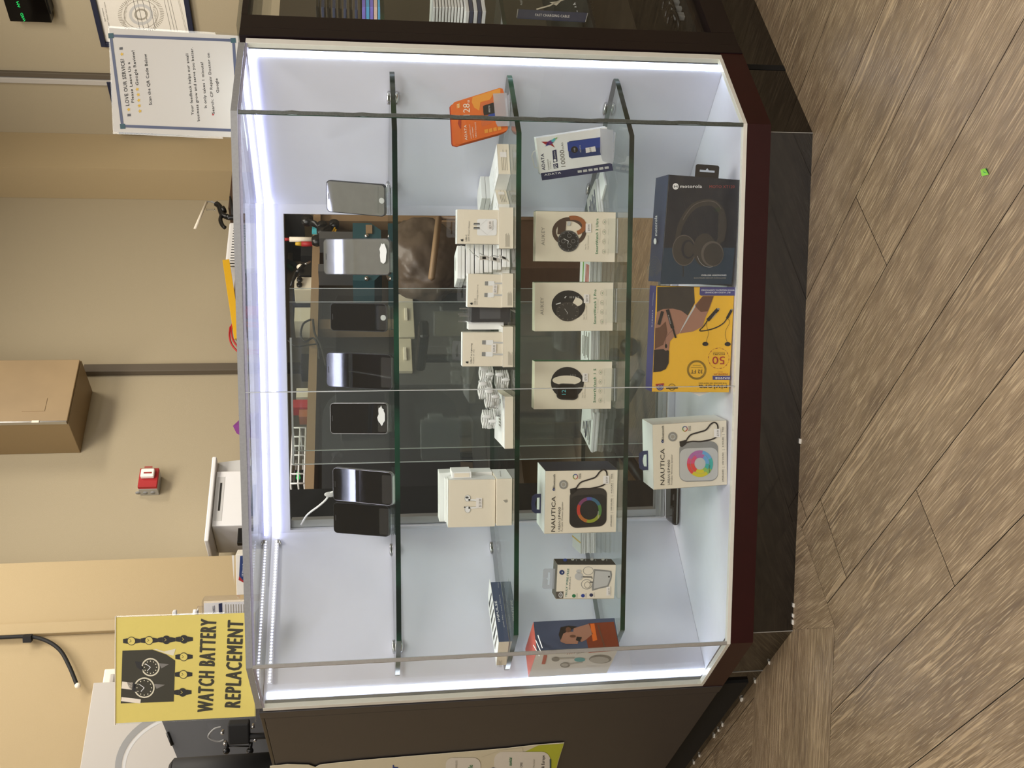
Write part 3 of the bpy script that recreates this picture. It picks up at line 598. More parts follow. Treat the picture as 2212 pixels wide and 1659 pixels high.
# ---- yellow neckband box (upside down picture, reads right to left)
def neckband():
    c = (1360, 600, 5.5286); o = Y_(.078); M, W, H = frame4((275, 1368), (328, 105), (1195, 1362), (1262, 112), o, NF, c, Z0+.0005); D = .045
    t, mb = product('earphone_box', 'yellow neckband earphone box standing on the case floor beside the navy box', 'box', M, W, H, D, 'riv_yellow')
    cover(mb, M, W, H, D, 'top', 'riv_purple'); F = Face(mb, o-Vector((0, .0002, 0)), NF, c)
    F.poly([(330, 108), (768, 108), (778, 300), (690, 460), (600, 390), (480, 370), (325, 410)], 'shirt', 1)
    F.poly([(325, 410), (400, 372), (520, 368), (620, 395), (700, 455), (600, 660), (545, 690), (480, 760), (470, 860), (410, 890), (296, 860), (305, 560)], 'skin', 2)
    F.poly([(360, 590), (430, 520), (450, 660), (400, 800), (300, 850), (305, 600)], 'skin_d', 3)
    F.poly([(872, 218), (1002, 218), (950, 370), (905, 470), (870, 580), (760, 640), (600, 665), (690, 470), (775, 330)], 'skin', 2); F.poly([(872, 218), (1002, 218), (930, 400), (850, 410), (780, 340)], 'skin_d', 3)
    F.poly([(778, 315), (784, 345), (640, 590), (592, 665), (620, 600), (700, 450)], 'grey_lt', 4)
    F.poly([(290, 860), (400, 850), (470, 870), (465, 1020), (430, 1090), (370, 1118), (280, 1128)], 'hair', 3)
    F.ell(432, 820, 32, 50, 'skin', 4); F.ell(432, 815, 14, 26, 'ink', 5)
    F.line([(430, 790), (425, 720), (470, 660), (515, 620)], 3, 'ink', 5)
    F.line([(390, 400), (345, 560)], 36, 'ink', 5); F.line([(448, 378), (510, 600)], 40, 'ink', 5); F.text('riviera', (492, 545), (462, 440), 16, 'grey_lt', True, 6); F.line([(510, 590), (548, 718)], 22, 'ink', 5)
    # neckband product
    F.line([(1052, 375), (930, 510)], 42, 'ink', 3); F.text('riviera', (985, 490), (1035, 425), 14, 'grey_lt', True, 4); F.line([(p.x, p.y) for p in spline([(930, 510, 0), (880, 580, 0), (835, 632, 0), (930, 625, 0), (1040, 590, 0), (1120, 540, 0), (1160, 485, 0)], 5)], 13, 'hair', 3)
    F.line([(1215, 385), (1160, 485)], 30, 'ink', 4); F.ell(1058, 372, 16, 10, 'grey', 4); F.ell(1217, 380, 13, 9, 'grey', 5)
    F.line([(p.x, p.y) for p in spline([(915, 510, 0), (920, 580, 0), (940, 660, 0), (920, 740, 0), (905, 780, 0)], 5)], 4, 'ink', 3); F.line([(p.x, p.y) for p in spline([(1165, 485, 0), (1195, 530, 0), (1150, 620, 0), (1140, 690, 0), (1165, 770, 0)], 5)], 4, 'ink', 3)
    F.ell(902, 790, 36, 25, 'ink', 4); F.ell(1168, 792, 36, 25, 'ink', 4)
    F.poly([(838, 112), (1266, 112), (1262, 213), (850, 213), (834, 200)], 'riv_purple', 2)
    F.text('BLT AUDIO NECKBAND', (1200, 168), (898, 168), 18, 'white', True, 3); F.text('WITH MAGNETIC EARPHONES', (1250, 140), (855, 140), 18, 'white', True, 3)
    for i in range(20): a = i*math.pi/10; F.ring(1062, 962, 126, 126, 3 if i % 2 else 7, 'red_ink', 2, 3, a, a+.22)
    F.text('50', (1135, 940), (985, 940), 98, 'red', False, 3); F.text('HOURS', (1135, 902), (995, 902), 22, 'ink', True, 3); F.line([(1135, 890), (995, 890)], 3, 'ink', 3)
    for i in range(60): a = i*math.pi/30; F.line([(800+92*math.cos(a), 1100+92*math.sin(a)), (800+118*math.cos(a), 1100+118*math.sin(a))], 6, 'olive', 2)
    F.text('32 FT', (868, 1098), (730, 1098), 46, 'olive', True, 3); F.text('Transmission', (868, 1066), (732, 1066), 12, 'ink', False, 3); F.text('Distance', (845, 1042), (755, 1042), 12, 'ink', False, 3)
    F.text('PREMIUM', (1168, 1140), (1004, 1140), 20, 'red', False, 3); F.text('SERIES', (1110, 1120), (1050, 1120), 10, 'red', False, 3)
    F.poly([(990, 1170), (1205, 1170), (1203, 1220), (990, 1218)], 'riv_purple', 2); F.text('RN908', (1190, 1184), (1022, 1184), 26, 'white', True, 3)
    F.text('THE BRAND OF NEW ERA', (1160, 1252), (820, 1252), 15, 'olive', True, 3); F.text('riviera', (1162, 1278), (822, 1278), 58, 'ink', True, 3); F.text('R', (818, 1326), (808, 1326), 9, 'ink', False, 3)
    F.ell(362, 1305, 44, 40, 'riv_purple', 2); F.line([(310, 1280), (410, 1270)], 22, 'red', 3); F.ring(362, 1305, 30, 28, 4, 'grey_lt', 4)
    F.ring(505, 1305, 42, 40, 5, 'ink', 2); F.line([(434, 1320), (575, 1315)], 14, 'olive', 3); F.text('BEST', (530, 1290), (480, 1290), 12, 'ink', True, 3)
    T = Face(mb, M @ Vector((0, 0, H+.0006)), (0, 0, 1), c); T.text('riviera', (272, 390), (265, 590), 13, 'white', True, 1); T.text('neckband', (285, 180), (272, 330), 9, 'grey_lt', False, 1)
    mb.build('box_body', t)
    h = MB(); M2 = M @ Matrix.Translation((-.0005, .012, H*.36)) @ Matrix(((0, 0, -1, 0), (0, 1, 0, 0), (1, 0, 0, 0), (0, 0, 0, 1)))
    hang_tab(h, 'white_paint', .044, .009, .001, M2, hole=[], shape=[(-.022, 0), (.022, 0), (0, .009)]); h.build('hang_tab', t)
neckband()
# ---- speaker boxes
def ringcols(pref): return [pref+str(i) for i in range(7)]
def speaker(label, crop, px, Yp, zb, dark, D):
    o = Y_(Yp); M, W, H = frame4(*px, o, NF, crop, zb)
    t, mb = product('speaker_box', label, 'box', M, W, H, D, 'beige_box'); cover(mb, M, W, H, D, 'top', 'box_white'); cover(mb, M, W, H, D, 'left', 'box_white'); cover(mb, M, W, H, D, 'right', 'navy_deep' if dark else 'box_white')
    F = Face(mb, o-Vector((0, .0002, 0)), NF, crop)
    BL = Vector(px[2]); TL = Vector(px[0]); TR = Vector(px[1])
    def q(a, b): v = TL+(TR-TL)*a+(BL-TL)*b; return (v.x, v.y)     # a across, b down, unit box
    ex = (TR-TL).length; ey = (BL-TL).length
    def T(s, a0, a1, b, h, m='ink', bold=False, l=2): F.text(s, q(a0, b), q(a1, b), h*ey, m, bold, l)
    T('NAUTICA', .045, .605, .125, .058, 'ink', False); T('URBAN', .045, .215, .198, .032, 'grey_dk'); T('SP400', .235, .43, .198, .032, 'ink', True); T('Portable Wireless Speaker', .045, .515, .232, .024, 'ink_grey')
    T('Bluetooth', .735, .955, .118, .034, 'ink', True); a, b = q(.715, .10); F.ell(a, b, .018*ey, .021*ex, 'blue_dk', 2); T('x', .705, .725, .11, .02, 'white', False, 3)
    a, b = q(.785, .235); F.ell(a, b, .062*ey, .073*ex, 'ink_lt', 2); F.ring(a, b, .055*ey, .065*ex, .012*ey, 'grey', 3); F.ring(a, b, .035*ey, .04*ex, .008*ey, 'grey_lt', 3)
    a, b = q(.90, .40); F.ring(a, b, .036*ey, .043*ex, .011*ey, None, 2, 28, ms=ringcols('h')); T('MAGIC', .865, .945, .462, .016, 'ink', True); T('COLOR', .865, .945, .48, .016, 'ink', True)
    bc = 'moto_art' if dark else 'grey'; bl = 'watch_dk' if dark else 'grey_lt'
    def rr(a0, b0, a1, b1, r, m, l): F.poly([q(x, y) for x, y in rrect(a0, b0, a1, b1, r, 6)], m, l)
    rr(.085, .325, .70, .845, .11, bc, 2); rr(.10, .33, .60, .84, .10, bl, 3)
    # strap
    st = [q(*p) for p in ((.69, .40), (.80, .47), (.84, .58), (.875, .68), (.96, .745), (.985, .80), (.93, .84), (.80, .835), (.735, .78), (.70, .62), (.705, .50), (.69, .41))]
    F.line([(p.x, p.y) for p in spline([(x, y, 0) for x, y in st], 6)], .020*ey, 'hair', 4); a = [q(x, y) for x, y in ((.64, .33), (.71, .325), (.73, .41), (.67, .42), (.62, .36))]; F.poly(a, 'ink', 4)
    a, b = q(.36, .60)
    F.ring(a, b, .175*ey, .205*ex, .045*ey, None, 5, 42, ms=([ 'h3', 'h4', 'h4', 'h5', 'h6', 'h6', 'h0', 'h0', 'h1', 'h1', 'h2', 'h2', 'h2', 'h3'] if dark else ['g3', 'g4', 'g4', 'g5', 'g5', 'g5', 'g6', 'g0', 'g0', 'g1', 'g1', 'g1', 'g2', 'g3'])[::-1])
    if not dark: F.ring(a, b, .125*ey, .15*ex, .05*ey, None, 5, 42, ms=['g4', 'g4', 'g5', 'g5', 'g6', 'g6', 'g0', 'g0', 'g1', 'g1', 'g2', 'g3'][::-1])
    T('NAUTICA', .22, .33, .735, .018, 'grey_lt' if dark else 'ink', True, 6)
    for s_, a0, a1 in (('UPGRADED', .07, .26), ('10W SOUND', .33, .52), ('4 HOURS', .60, .76), ('TWS', .83, .91)): T(s_, a0, a1, .922, .022, 'ink', False); T('more sound', a0, a1, .942, .008, 'ink_lt')
    for x in (.295, .56, .795): F.line([q(x, .90), q(x, .94)], .004*ey, 'ink_lt', 2)
    mb.build('box_body', t)
    s = MB(); F2 = Face(s, o-Vector((0, .0004, 0)), NF, crop); F2.poly([q(.76, .79), q(.885, .79), q(.885, .875), q(.76, .875)], 'price', 4); F2.text('$19.99' if not dark else '$49.99', q(.775, .855), q(.87, .855), .03*ey, 'ink_grey', False, 5); s.build('price_label', t)
    h = MB(); M2 = M @ Matrix.Translation((W*.40, D*.5, H)); w = .040
    hang_tab(h, 'navy', w, .020, .0015, M2, hole=[(-w*.32, .003), (w*.32, .003), (w*.30, .009), (0, .0125), (-w*.30, .009)], shape=[(-w*.5, 0), (w*.5, 0), (w*.5, .012), (w*.38, .0185), (0, .020), (-w*.38, .0185), (-w*.5, .012)]); h.build('hang_handle', t)
speaker('white speaker box with black rainbow-ring speaker picture on lowest glass shelf', (1110, 750, 3.8586), ((268, 1565), (275, 1040), (862, 1530), (880, 1015)), .088, Z3+.0005, True, .09)
speaker('white speaker box with pale grey rainbow speaker picture on the case floor', (1340, 820, 5.53), ((415, 1298), (415, 520), (1303, 1272), (1285, 508)), .085, Z0+.0005, False, .075)
# ---- smartwatch boxes
def watchbox(label, crop, px, title, kind, i, art):
    o = Y_(.135); M, W, H = frame4(*px, o, NF, crop); D = .03; base = M.translation.z
    t, mb = product('watch_box', label, 'box', M, W, H, D, 'beige_box', 'smartwatch boxes on the lowest glass shelf'); cover(mb, M, W, H, D, 'right', 'green')
    F = Face(mb, o-Vector((0, .0002, 0)), NF, crop); BL = Vector(px[2]); TL = Vector(px[0]); TR = Vector(px[1])
    def q(a, b): v = TL+(TR-TL)*a+(BL-TL)*b; return (v.x, v.y)
    ey = (BL-TL).length; ex = (TR-TL).length
    def T(s, a0, a1, b, h, m='ink', bold=False, l=2): F.text(s, q(a0, b), q(a1, b), h*ey, m, bold, l)
    if kind != 2: T('AUKEY', .33, .69, .112, .042, 'ink_lt', True)
    T(title, .15, .86, .785 if kind != 2 else .80, .033, 'green', True); T('for Beauty pursuers', .38, .66, .81, .010, 'ink_lt')
    T('Stay Fit,', .24, .36, .635, .016, 'ink_lt'); T('Stay Connected', .24, .52, .665, .016, 'ink_lt')
    for a, g in ((.20, 'o'), (.40, '='), (.59, '+'), (.79, 'x')):
        F.ring(*q(a, .86), .022*ey, .05*ex, .003*ey, 'ink_lt', 2); T(g, a-.02, a+.02, .868, .018, 'green', True, 3); T('details here', a-.06, a+.06, .915, .008, 'ink_lt')
    if kind == 0:     # round, leather strap
        F.ring(*q(.60, .42), .215*ey, .29*ex, .05*ey, 'brown', 2); F.ring(*q(.72, .47), .165*ey, .20*ex, .055*ey, 'brown_lt', 3, 20, -1.9, 1.2); F.poly([q(.55, .27), q(.80, .28), q(.80, .38), q(.55, .37)], 'brown', 4)
        F.ell(*q(.41, .41), .135*ey, .215*ex, 'grey_dk', 5); F.ell(*q(.41, .41), .118*ey, .185*ex, 'watch_dk', 6); F.poly([q(.72, .39), q(.80, .40), q(.80, .44), q(.72, .43)], 'grey_lt', 6)
        for a, b in ((.41, .345), (.52, .42), (.41, .47), (.32, .42)): F.ring(*q(a, b), .026*ey, .04*ex, .004*ey, 'grey', 7)
        F.line([q(.36, .40), q(.41, .41), q(.46, .35)], .006*ey, 'white', 8)
        for k in range(12): F.line([q(.41+.17*math.cos(k*.5236), .41+.108*math.sin(k*.5236)), q(.41+.185*math.cos(k*.5236), .41+.118*math.sin(k*.5236))], .004*ey, 'grey_lt', 7)
    elif kind == 1:
        F.ell(*q(.53, .43), .215*ey, .31*ex, 'watch_dk', 2); F.ell(*q(.60, .49), .12*ey, .10*ex, 'beige_box', 3, a0=-1.3, a1=1.9); F.ell(*q(.40, .42), .15*ey, .20*ex, 'moto_art', 4); F.ring(*q(.40, .42), .14*ey, .185*ex, .004*ey, 'moto_art_l', 5)
        F.line([q(.35, .41), q(.37, .42), q(.46, .38)], .006*ey, 'grey_lt', 6)
        for k in range(12): F.line([q(.40+.15*math.cos(k*.5236), .42+.11*math.sin(k*.5236)), q(.40+.175*math.cos(k*.5236), .42+.13*math.sin(k*.5236))], .004*ey, 'ink_lt', 5)
        for k in range(6): F.line([q(.68, .45+k*.022), q(.72, .45+k*.022)], .006*ey, 'grey_lt', 5)
        F.line([q(.68, .38), q(.72, .40)], .014*ey, 'grey_lt', 5); F.line([q(.55, .27), q(.58, .33)], .012*ey, 'white', 5)
    else:
        F.ell(*q(.55, .43), .215*ey, .33*ex, 'watch_dk', 2); F.ell(*q(.60, .42), .185*ey, .10*ex, 'beige_box', 3); F.poly([q(*p) for p in rrect(.19, .29, .53, .57, .08)], 'watch_dk', 4); F.poly([q(*p) for p in rrect(.215, .31, .50, .55, .06)], 'black_gloss', 5)
        F.text('12', q(.30, .41), q(.40, .41), .055*ey, 'cyan', True, 6)
        for k in range(4): F.line([q(.70, .47+k*.022), q(.73, .47+k*.022)], .005*ey, 'grey', 5)
    mb.build('box_body', t)
    s = MB(); F2 = Face(s, o-Vector((0, .0004, 0)), NF, crop); F2.poly([q(.58, .625), q(.76, .625), q(.76, .695), q(.58, .695)], 'price', 4); F2.text(art, q(.61, .68), q(.74, .68), .03*ey, 'ink_grey', False, 5); s.build('price_label', t)
    # clear display stand
    st = MB(); b = M.translation; x0, x1 = b.x+W*.18, b.x+W*.87; z = Z3+.0005
    st.box((x0, b.y-.012, z), (x1, b.y-.0095, z+.026), 'acrylic'); st.box((x0, b.y-.0095, z), (x1, b.y+.07, z+.0025), 'acrylic'); st.box((x0, b.y-.0094, b.z-.0028), (x1, b.y+.04, b.z-.0004), 'acrylic'); st.box((x0, b.y+.034, b.z), (x1, b.y+.0365, b.z+.09), 'acrylic')
    st.box((x0, b.y-.0122, z), (x1, b.y-.0121, z+.0012), 'seam_hair')
    tag(st.build('display_stand'), 'clear acrylic stand under the %s watch box' % art_name[kind], 'display stand', 'clear stands under the watch boxes')
art_name = ('brown-strap', 'black round-dial', 'square digital')
CW = (1110, 400, 4.1475)
watchbox('white smartwatch box picturing a brown leather strap watch, right of the three', CW, ((193, 687), (198, 238), (905, 684), (915, 236)), 'SmartWatch 2 Ultra', 0, 0, '$99.99')
watchbox('white smartwatch box picturing an all-black round watch, middle of the three', CW, ((186, 1305), (188, 870), (886, 1310), (893, 872)), 'SmartWatch 2 Pro', 1, 1, '$89.99')
watchbox('white smartwatch box picturing a square digital watch, left of the three', (1110, 750, 3.8586), ((168, 505), (172, 108), (808, 525), (822, 130)), 'SmartWatch 1 S', 2, 2, '$79.99')
# ---- small beige charger / cable boxes in two layers
def applelogo(F, x, y, s, m, l=3):
    F.ell(x, y, s*.42, s*.40, m, l, 16); F.ell(x-s*.50, y-s*.12, s*.16, s*.09, m, l, 10); F.ell(x, y-s*.42, s*.16, s*.14, 'beige_box', l+1, 10)
def smallbox(name, label, crop, px, Yp, D, lines, kind, price, tab, group='beige accessory boxes on the middle glass shelf'):
    o = Y_(Yp); M, W, H = frame4(*px, o, NF, crop)
    t, mb = product(name, label, 'box', M, W, H, D, 'beige_box', group); cover(mb, M, W, H, D, 'top', 'box_white'); cover(mb, M, W, H, D, 'left', 'box_white')
    F = Face(mb, o-Vector((0, .0002, 0)), NF, crop); BL = Vector(px[2]); TL = Vector(px[0]); TR = Vector(px[1])
    def q(a, b): v = TL+(TR-TL)*a+(BL-TL)*b; return (v.x, v.y)
    ey = (BL-TL).length; ex = (TR-TL).length
    applelogo(F, *q(.115, .115), .085*ex, 'ink')
    for i, s_ in enumerate(lines): F.text(s_, q(.08, .225+i*.058), q(.08+min(.6, len(s_)*.038), .225+i*.058), .033*ey, 'ink_grey' if i else 'ink', i == 0, 2)
    if kind == 'plug':
        F.poly([q(*p) for p in rrect(.25, .46, .73, .92, .05)], 'box_white', 2); F.ring(*q(.49, .69), .20*ey, .22*ex, .004*ey, 'ink_lt', 2, 4)
        for a in (.43, .55): F.poly([q(a, .38), q(a+.06, .38), q(a+.06, .52), q(a, .52)], 'grey_dk', 3); F.poly([q(a+.015, .39), q(a+.03, .39), q(a+.03, .51), q(a+.015, .51)], 'grey_lt', 4)
    else:
        for a in (.31, .66):
            F.poly([q(a, .47), q(a+.12, .47), q(a+.12, .56), q(a, .56)], 'grey', 3); F.poly([q(a-.01, .56), q(a+.13, .56), q(a+.13, .74), q(a-.01, .74)], 'box_white', 2); F.line([q(a+.06, .74), q(a+.06, .995)], .05*ex, 'grey_lt', 2)
    mb.build('box_body', t)
    s = MB(); F2 = Face(s, o-Vector((0, .0004, 0)), NF, crop); F2.poly([q(.42, .70), q(.68, .70), q(.68, .82), q(.42, .82)], 'price', 5); F2.text(price, q(.45, .79), q(.65, .79), .055*ey, 'ink_grey', False, 6); s.build('price_label', t)
    h = MB(); M2 = M @ Matrix.Translation((W*tab, D*.5, H)); hang_tab(h, 'clear_pack', W*.58, .019, .0012, M2); h.build('hang_tab', t)
    return M, W, H
def lowerbox(label, x0, x1, yr, yl, Yp, D, z=Z2+.0005):
    o = Y_(Yp); M, W, H = frame4((x0, yl), (x0, yr), (x1, yl), (x1, yr), o, NF, (0, 0, 1), z)
    t = MB(); t.box((0, 0, 0), (W, D, H), 'beige_box', M, .0008); cover(t, M, W, H, D, 'top', 'box_white'); cover(t, M, W, H, D, 'left', 'box_white')
    F = Face(t, M @ Vector((0, -.0004, 0)), NF, (0, 0, 1)); F.rows(x0+10, x0+20, yl-4, yl-34, 5, 'ink_lt', 1)
    tag(t.build('accessory_box'), label, 'box', 'beige accessory boxes on the middle glass shelf'); return M, W, H
CS = (860, 440, 3.95)
lowerbox('short beige box lying under the power adapter box', 1081, 1112, 448, 537, .075, .065)
smallbox('adapter_box', 'white and beige power adapter box stacked on a short beige box', CS, ((503, 345), (508, 50), (868, 345), (870, 52)), .077, .035, ('USB-C', '20W Power Adapter'), 'plug', '$29.99', .47)
lowerbox('short beige box lying under the two-plug charge cable box', 1086, 1110, 591, 664, .072, .06)
smallbox('cable_box', 'white and beige charge cable box with tab, next to the white case stack', CS, ((590, 885), (602, 600), (890, 885), (893, 603)), .074, .03, ('USB-C', '60W Charge Cable (1 m)'), 'cable', '$29.00', .45)
lowerbox('short beige box with fine print under the left cable box', 1087, 1109, 706, 793, .070, .06)
smallbox('cable_box', 'white and beige cable box with clear hang tab, nearest the coiled cables', CS, ((548, 1385), (555, 1100), (895, 1392), (893, 1102)), .072, .03, ('USB-C to Lightning', 'Cable (1 m)'), 'cable', '$29.00', .45)
mb = MB(); v0 = atY(1012, 712, .104); v1 = atY(1088, 705, .104); mb.box((v0.x-.0, .105, v1.z), (v0.x+.014, .135, v0.z), 'box_white'); tag(mb.build('accessory_box'), 'thin white box just behind the left cable box', 'box')
# ---- earbud box stack
def earbudstack():
    CE = (860, 800, 4.1475)
    o = Y_(.075); M, W, H = frame4((885, 1395), (888, 975), (1024, 1388), (1028, 967), o, NF, CE, Z2+.0005)
    mb = MB(); mb.box((0, 0, 0), (W, .09, H), 'beige_box', M, .0008); cover(mb, M, W, H, .09, 'right', 'box_white'); F = Face(mb, o-Vector((0, .0003, 0)), NF, CE); applelogo(F, 965, 1170, 36, 'ink_lt', 1); R = Face(mb, M @ Vector((W+.0006, 0, 0)), M.to_3x3() @ Vector((1, 0, 0)), CE); R.text('Phone', (925, 950), (915, 900), 10, 'ink_grey', False, 1)
    tag(mb.build('phone_box'), 'square beige phone box at the bottom of the earbud box stack', 'box'); zt = (M @ Vector((0, 0, H))).z
    o = Y_(.082); M, W, H = frame4((462, 1412), (468, 985), (885, 1395), (888, 975), o, NF, CE, zt+.0006)
    t, mb = product('earbud_box', 'beige earbud box picturing two white earbuds, front of the stack', 'box', M, W, H, .035, 'beige_box'); cover(mb, M, W, H, .035, 'top', 'box_white'); cover(mb, M, W, H, .035, 'right', 'box_white'); F = Face(mb, o-Vector((0, .0002, 0)), NF, CE)
    for s_, cy in ((1, 1145), (-1, 1245)):
        F.ell(622, cy, 26, 30, 'box_white', 2); F.ring(622, cy, 27, 31, 2.5, 'ink_lt', 3); F.line([(630, cy+14*s_), (710, cy+18*s_)], 16, 'box_white', 2); F.line([(630, cy+22*s_), (710, cy+26*s_)], 3, 'ink_lt', 3)
    F.ell(616, 1138, 14, 9, 'grey_dk', 4); F.ell(596, 1225, 8, 7, 'grey_dk', 4)
    mb.build('box_body', t); s = MB(); F2 = Face(s, o-Vector((0, .0004, 0)), NF, CE); F2.poly([(698, 1140), (752, 1142), (750, 1232), (696, 1230)], 'price', 5); F2.text('$129.99', (742, 1220), (744, 1150), 22, 'ink_grey', False, 6); s.build('price_label', t)
    yb = .1185
    for k, (dx, dz, lb) in enumerate(((.003, .004, 'white boxed set directly behind the front earbud box'), (.0, .014, 'taller white box at the back of the earbud stack'))):
        mb = MB(); dd = .016 if k == 0 else .04; mb.box((dx-.001, 0, 0), (W-.004+k*.008, dd, H+dz), 'box_white', Matrix.Translation((M.translation.x, yb, zt+.0006)), .0008); tag(mb.build('earbud_box'), lb, 'box'); yb += dd+.001
    mb = MB(); a = M @ Vector((W+.001, .012, H*.50)); mb.box((a.x+.0, a.y, a.z), (a.x+.012, a.y+.05, a.z+.038), 'box_white', None, .0008); mb.box((a.x+.002, a.y-.0006, a.z+.004), (a.x+.010, a.y-.0002, a.z+.034), 'beige_box'); tag(mb.build('charger_box'), 'small white box wedged against the side of the earbud stack', 'box')
    mb = MB(); a = atY(1050, 1004, .15); mb.tube([a+Vector((0, 0, -.02)), a+Vector((0, 0, .012))], .005, 'white_paint'); a = a+Vector((.002, 0, -.010)); mb.tube([a+Vector((.004, .02, -.01)), a+Vector((.004, .02, .012))], .005, 'white_paint'); 
earbudstack()
# ---- flat white box near the coils
def flat(name, label, px, zb, D, H, yaw=0, top='card_white', fr='beige_box', group=None, deco=None):
    (xl, yl), (xr, yr) = px; a = atZ(xl, yl, zb); b = atZ(xr, yr, zb); X = (b-a); W = X.length; X.normalize(); Yv = Vector((-X.y, X.x, 0)); M = Matrix((X, Yv, Vector((0, 0, 1)))).transposed().to_4x4(); M.translation = a
    mb = MB(); mb.box((0, 0, 0), (W, D, H), fr, M, .0008); cover(mb, M, W, H, D, 'top', top); cover(mb, M, W, H, D, 'left', 'box_white')
    if deco: deco(mb, M, W, D, H)
    return tag(mb.build(name), label, 'box', group), M, W
def deco_phone(mb, M, W, D, H):
    for k in range(3): mb.box((W*.35+k*.006, D*.4, H), (W*.35+k*.006+.003, D*.55, H+.0006), 'ink_grey', M)
    mb.box((W*.1, D*.12, H), (W*.28, D*.2, H+.0006), 'price', M)
flat('phone_box', 'flat shrink-wrapped white phone box lying below the coiled cables', ((1109, 969), (1109, 857)), Z2+.0005, .155, .0165, deco=deco_phone)
def deco_p(mb, M, W, D, H):
    for k in range(4): mb.box((W*.12, -.0006, H*(.25+k*.14)), (W*(.8-.1*(k % 2)), -.0002, H*(.28+k*.14)), 'ink_lt', M)
    mb.box((W*.55, -.0008, H*.25), (W*.72, -.0003, H*.8), 'price', M)
    for k in range(4): mb.box((W*.2, D*(.15+k*.15), H), (W*(.4+.1*(k % 3)), D*(.155+k*.15), H+.0006), 'grey', M)
flat('charger_box', 'beige-ended white charger box with price print lying at shelf right', ((1103, 376), (1099, 311)), Z2+.0005, .13, .023, deco=deco_p)
flat('charger_box', 'small white box between the right charger box and adapter box', ((1101, 441), (1092, 405)), Z2+.0005, .08, .022, deco=deco_p)
mb = MB(); a = atZ(1068, 395, Z2); Mx = Matrix.Translation((a.x-.035, a.y-.03, Z2+.0005)) @ Matrix.Rotation(.5, 4, 'Z')
for k in range(3):
    mb = MB(); mb.box((0, .0, .0105*k), (.055, .075, .0105*k+.0098), 'box_white' if k else 'card_white', Mx, .0008); tag(mb.build('charger_box'), ('bottom', 'middle', 'top')[k]+' thin white box of the pile behind the right charger box', 'box')
# ---- pile of white slim cases
def cases():
    for k in range(6):
        xt = 972+k*17; yl = 618-k*2; yr = 548-k*4
        z1 = atY(xt+18, 600, .16).z; a = atY(xt+30, yl, .15)
        mb = MB(); Mx = Matrix.Translation((.235+.004*k, .145, Z2+.001+(5-k)*.0175)) @ Matrix.Rotation(.30+.03*((k*7) % 3), 4, 'Z') @ Matrix.Rotation(.03, 4, 'Y')
        mb.box((-.033, -.030, 0), (.033, .034, .0155), 'box_white', Mx, .0015); mb.box((-.0335, -.0305, .007), (.0335, .0345, .0082), 'grey_lt', Mx)
        if k == 0: mb.ball((.004, .0, .0155), (.014, .011, .0012), 'grey_lt', Mx)
        tag(mb.build('slim_case'), ('top', 'second', 'third', 'fourth', 'fifth', 'lowest')[k]+' white slim box of the tilted pile on the middle shelf', 'box', 'white slim boxes in a tilted pile')
    mb = MB(); a = atZ(1108, 590, Z2); mb.box((a.x-.012, .12, Z2+.001), (a.x+.012, .16, Z2+.034), 'box_white', None, .001); tag(mb.build('charger_box'), 'little white box in front of the tilted slim box pile', 'box')
    for k, (x, y) in enumerate(((1045, 557), (1068, 560), (1088, 558), (1103, 668), (1095, 665))):
        mb = MB(); a = atY(x, y, .10+.004*k); Mx = Matrix.Translation(a) @ Matrix.Rotation(.4*k, 4, 'Z') @ Matrix.Rotation(.5, 4, 'X'); mb.box((-.004, -.001, -.011), (.004, .001, .011), 'price', Mx, .0005); mb.box((-.0025, -.0016, -.004), (.0025, -.001, .004), 'ink', Mx)
        mb.tube([Mx @ Vector((0, 0, .010)), Mx @ Vector((.008, .01, .018)), Mx @ Vector((.016, .02, .020))], .0006, 'grey'); 
        tag(mb.build('price_tag'), ['hanging paper price tag under the adapter box, topmost', 'hanging paper price tag under the adapter box, middle one', 'hanging paper price tag under the adapter box, lowest', 'black printed paper tag beside the black chargers', 'half hidden paper tag behind the black printed tag'][k], 'tag')
cases()
# ---- black plug chargers
for k in range(2):
    mb = MB(); y0 = 690 if k else 676; a = atZ(1108, y0, Z2); Mx = Matrix.Translation((a.x, .11+.03*k, Z2+.002))
    t = thing('wall_charger', ('front', 'rear')[k]+' black wall charger in clear pack with prongs pointing up', 'charger', (a.x, .11+.03*k, Z2+.001))
    mb.box((-.019, -.012, .0), (.019, .012, .078), 'black_plastic', Mx, .003); mb.box((-.012, -.0128, .02), (.012, -.0122, .06), 'grey_dk', Mx); mb.build('charger_body', t)
    for sx in (-.007, .007): p = MB(); p.box((sx-.0012, -.003, .078), (sx+.0012, .003, .098), 'steel', Mx, .0004); p.build('prong', t)
    c = MB(); c.box((-.022, -.0145, 0), (.022, -.0135, .084), 'clear_pack', Mx); c.build('clear_wrap', t)
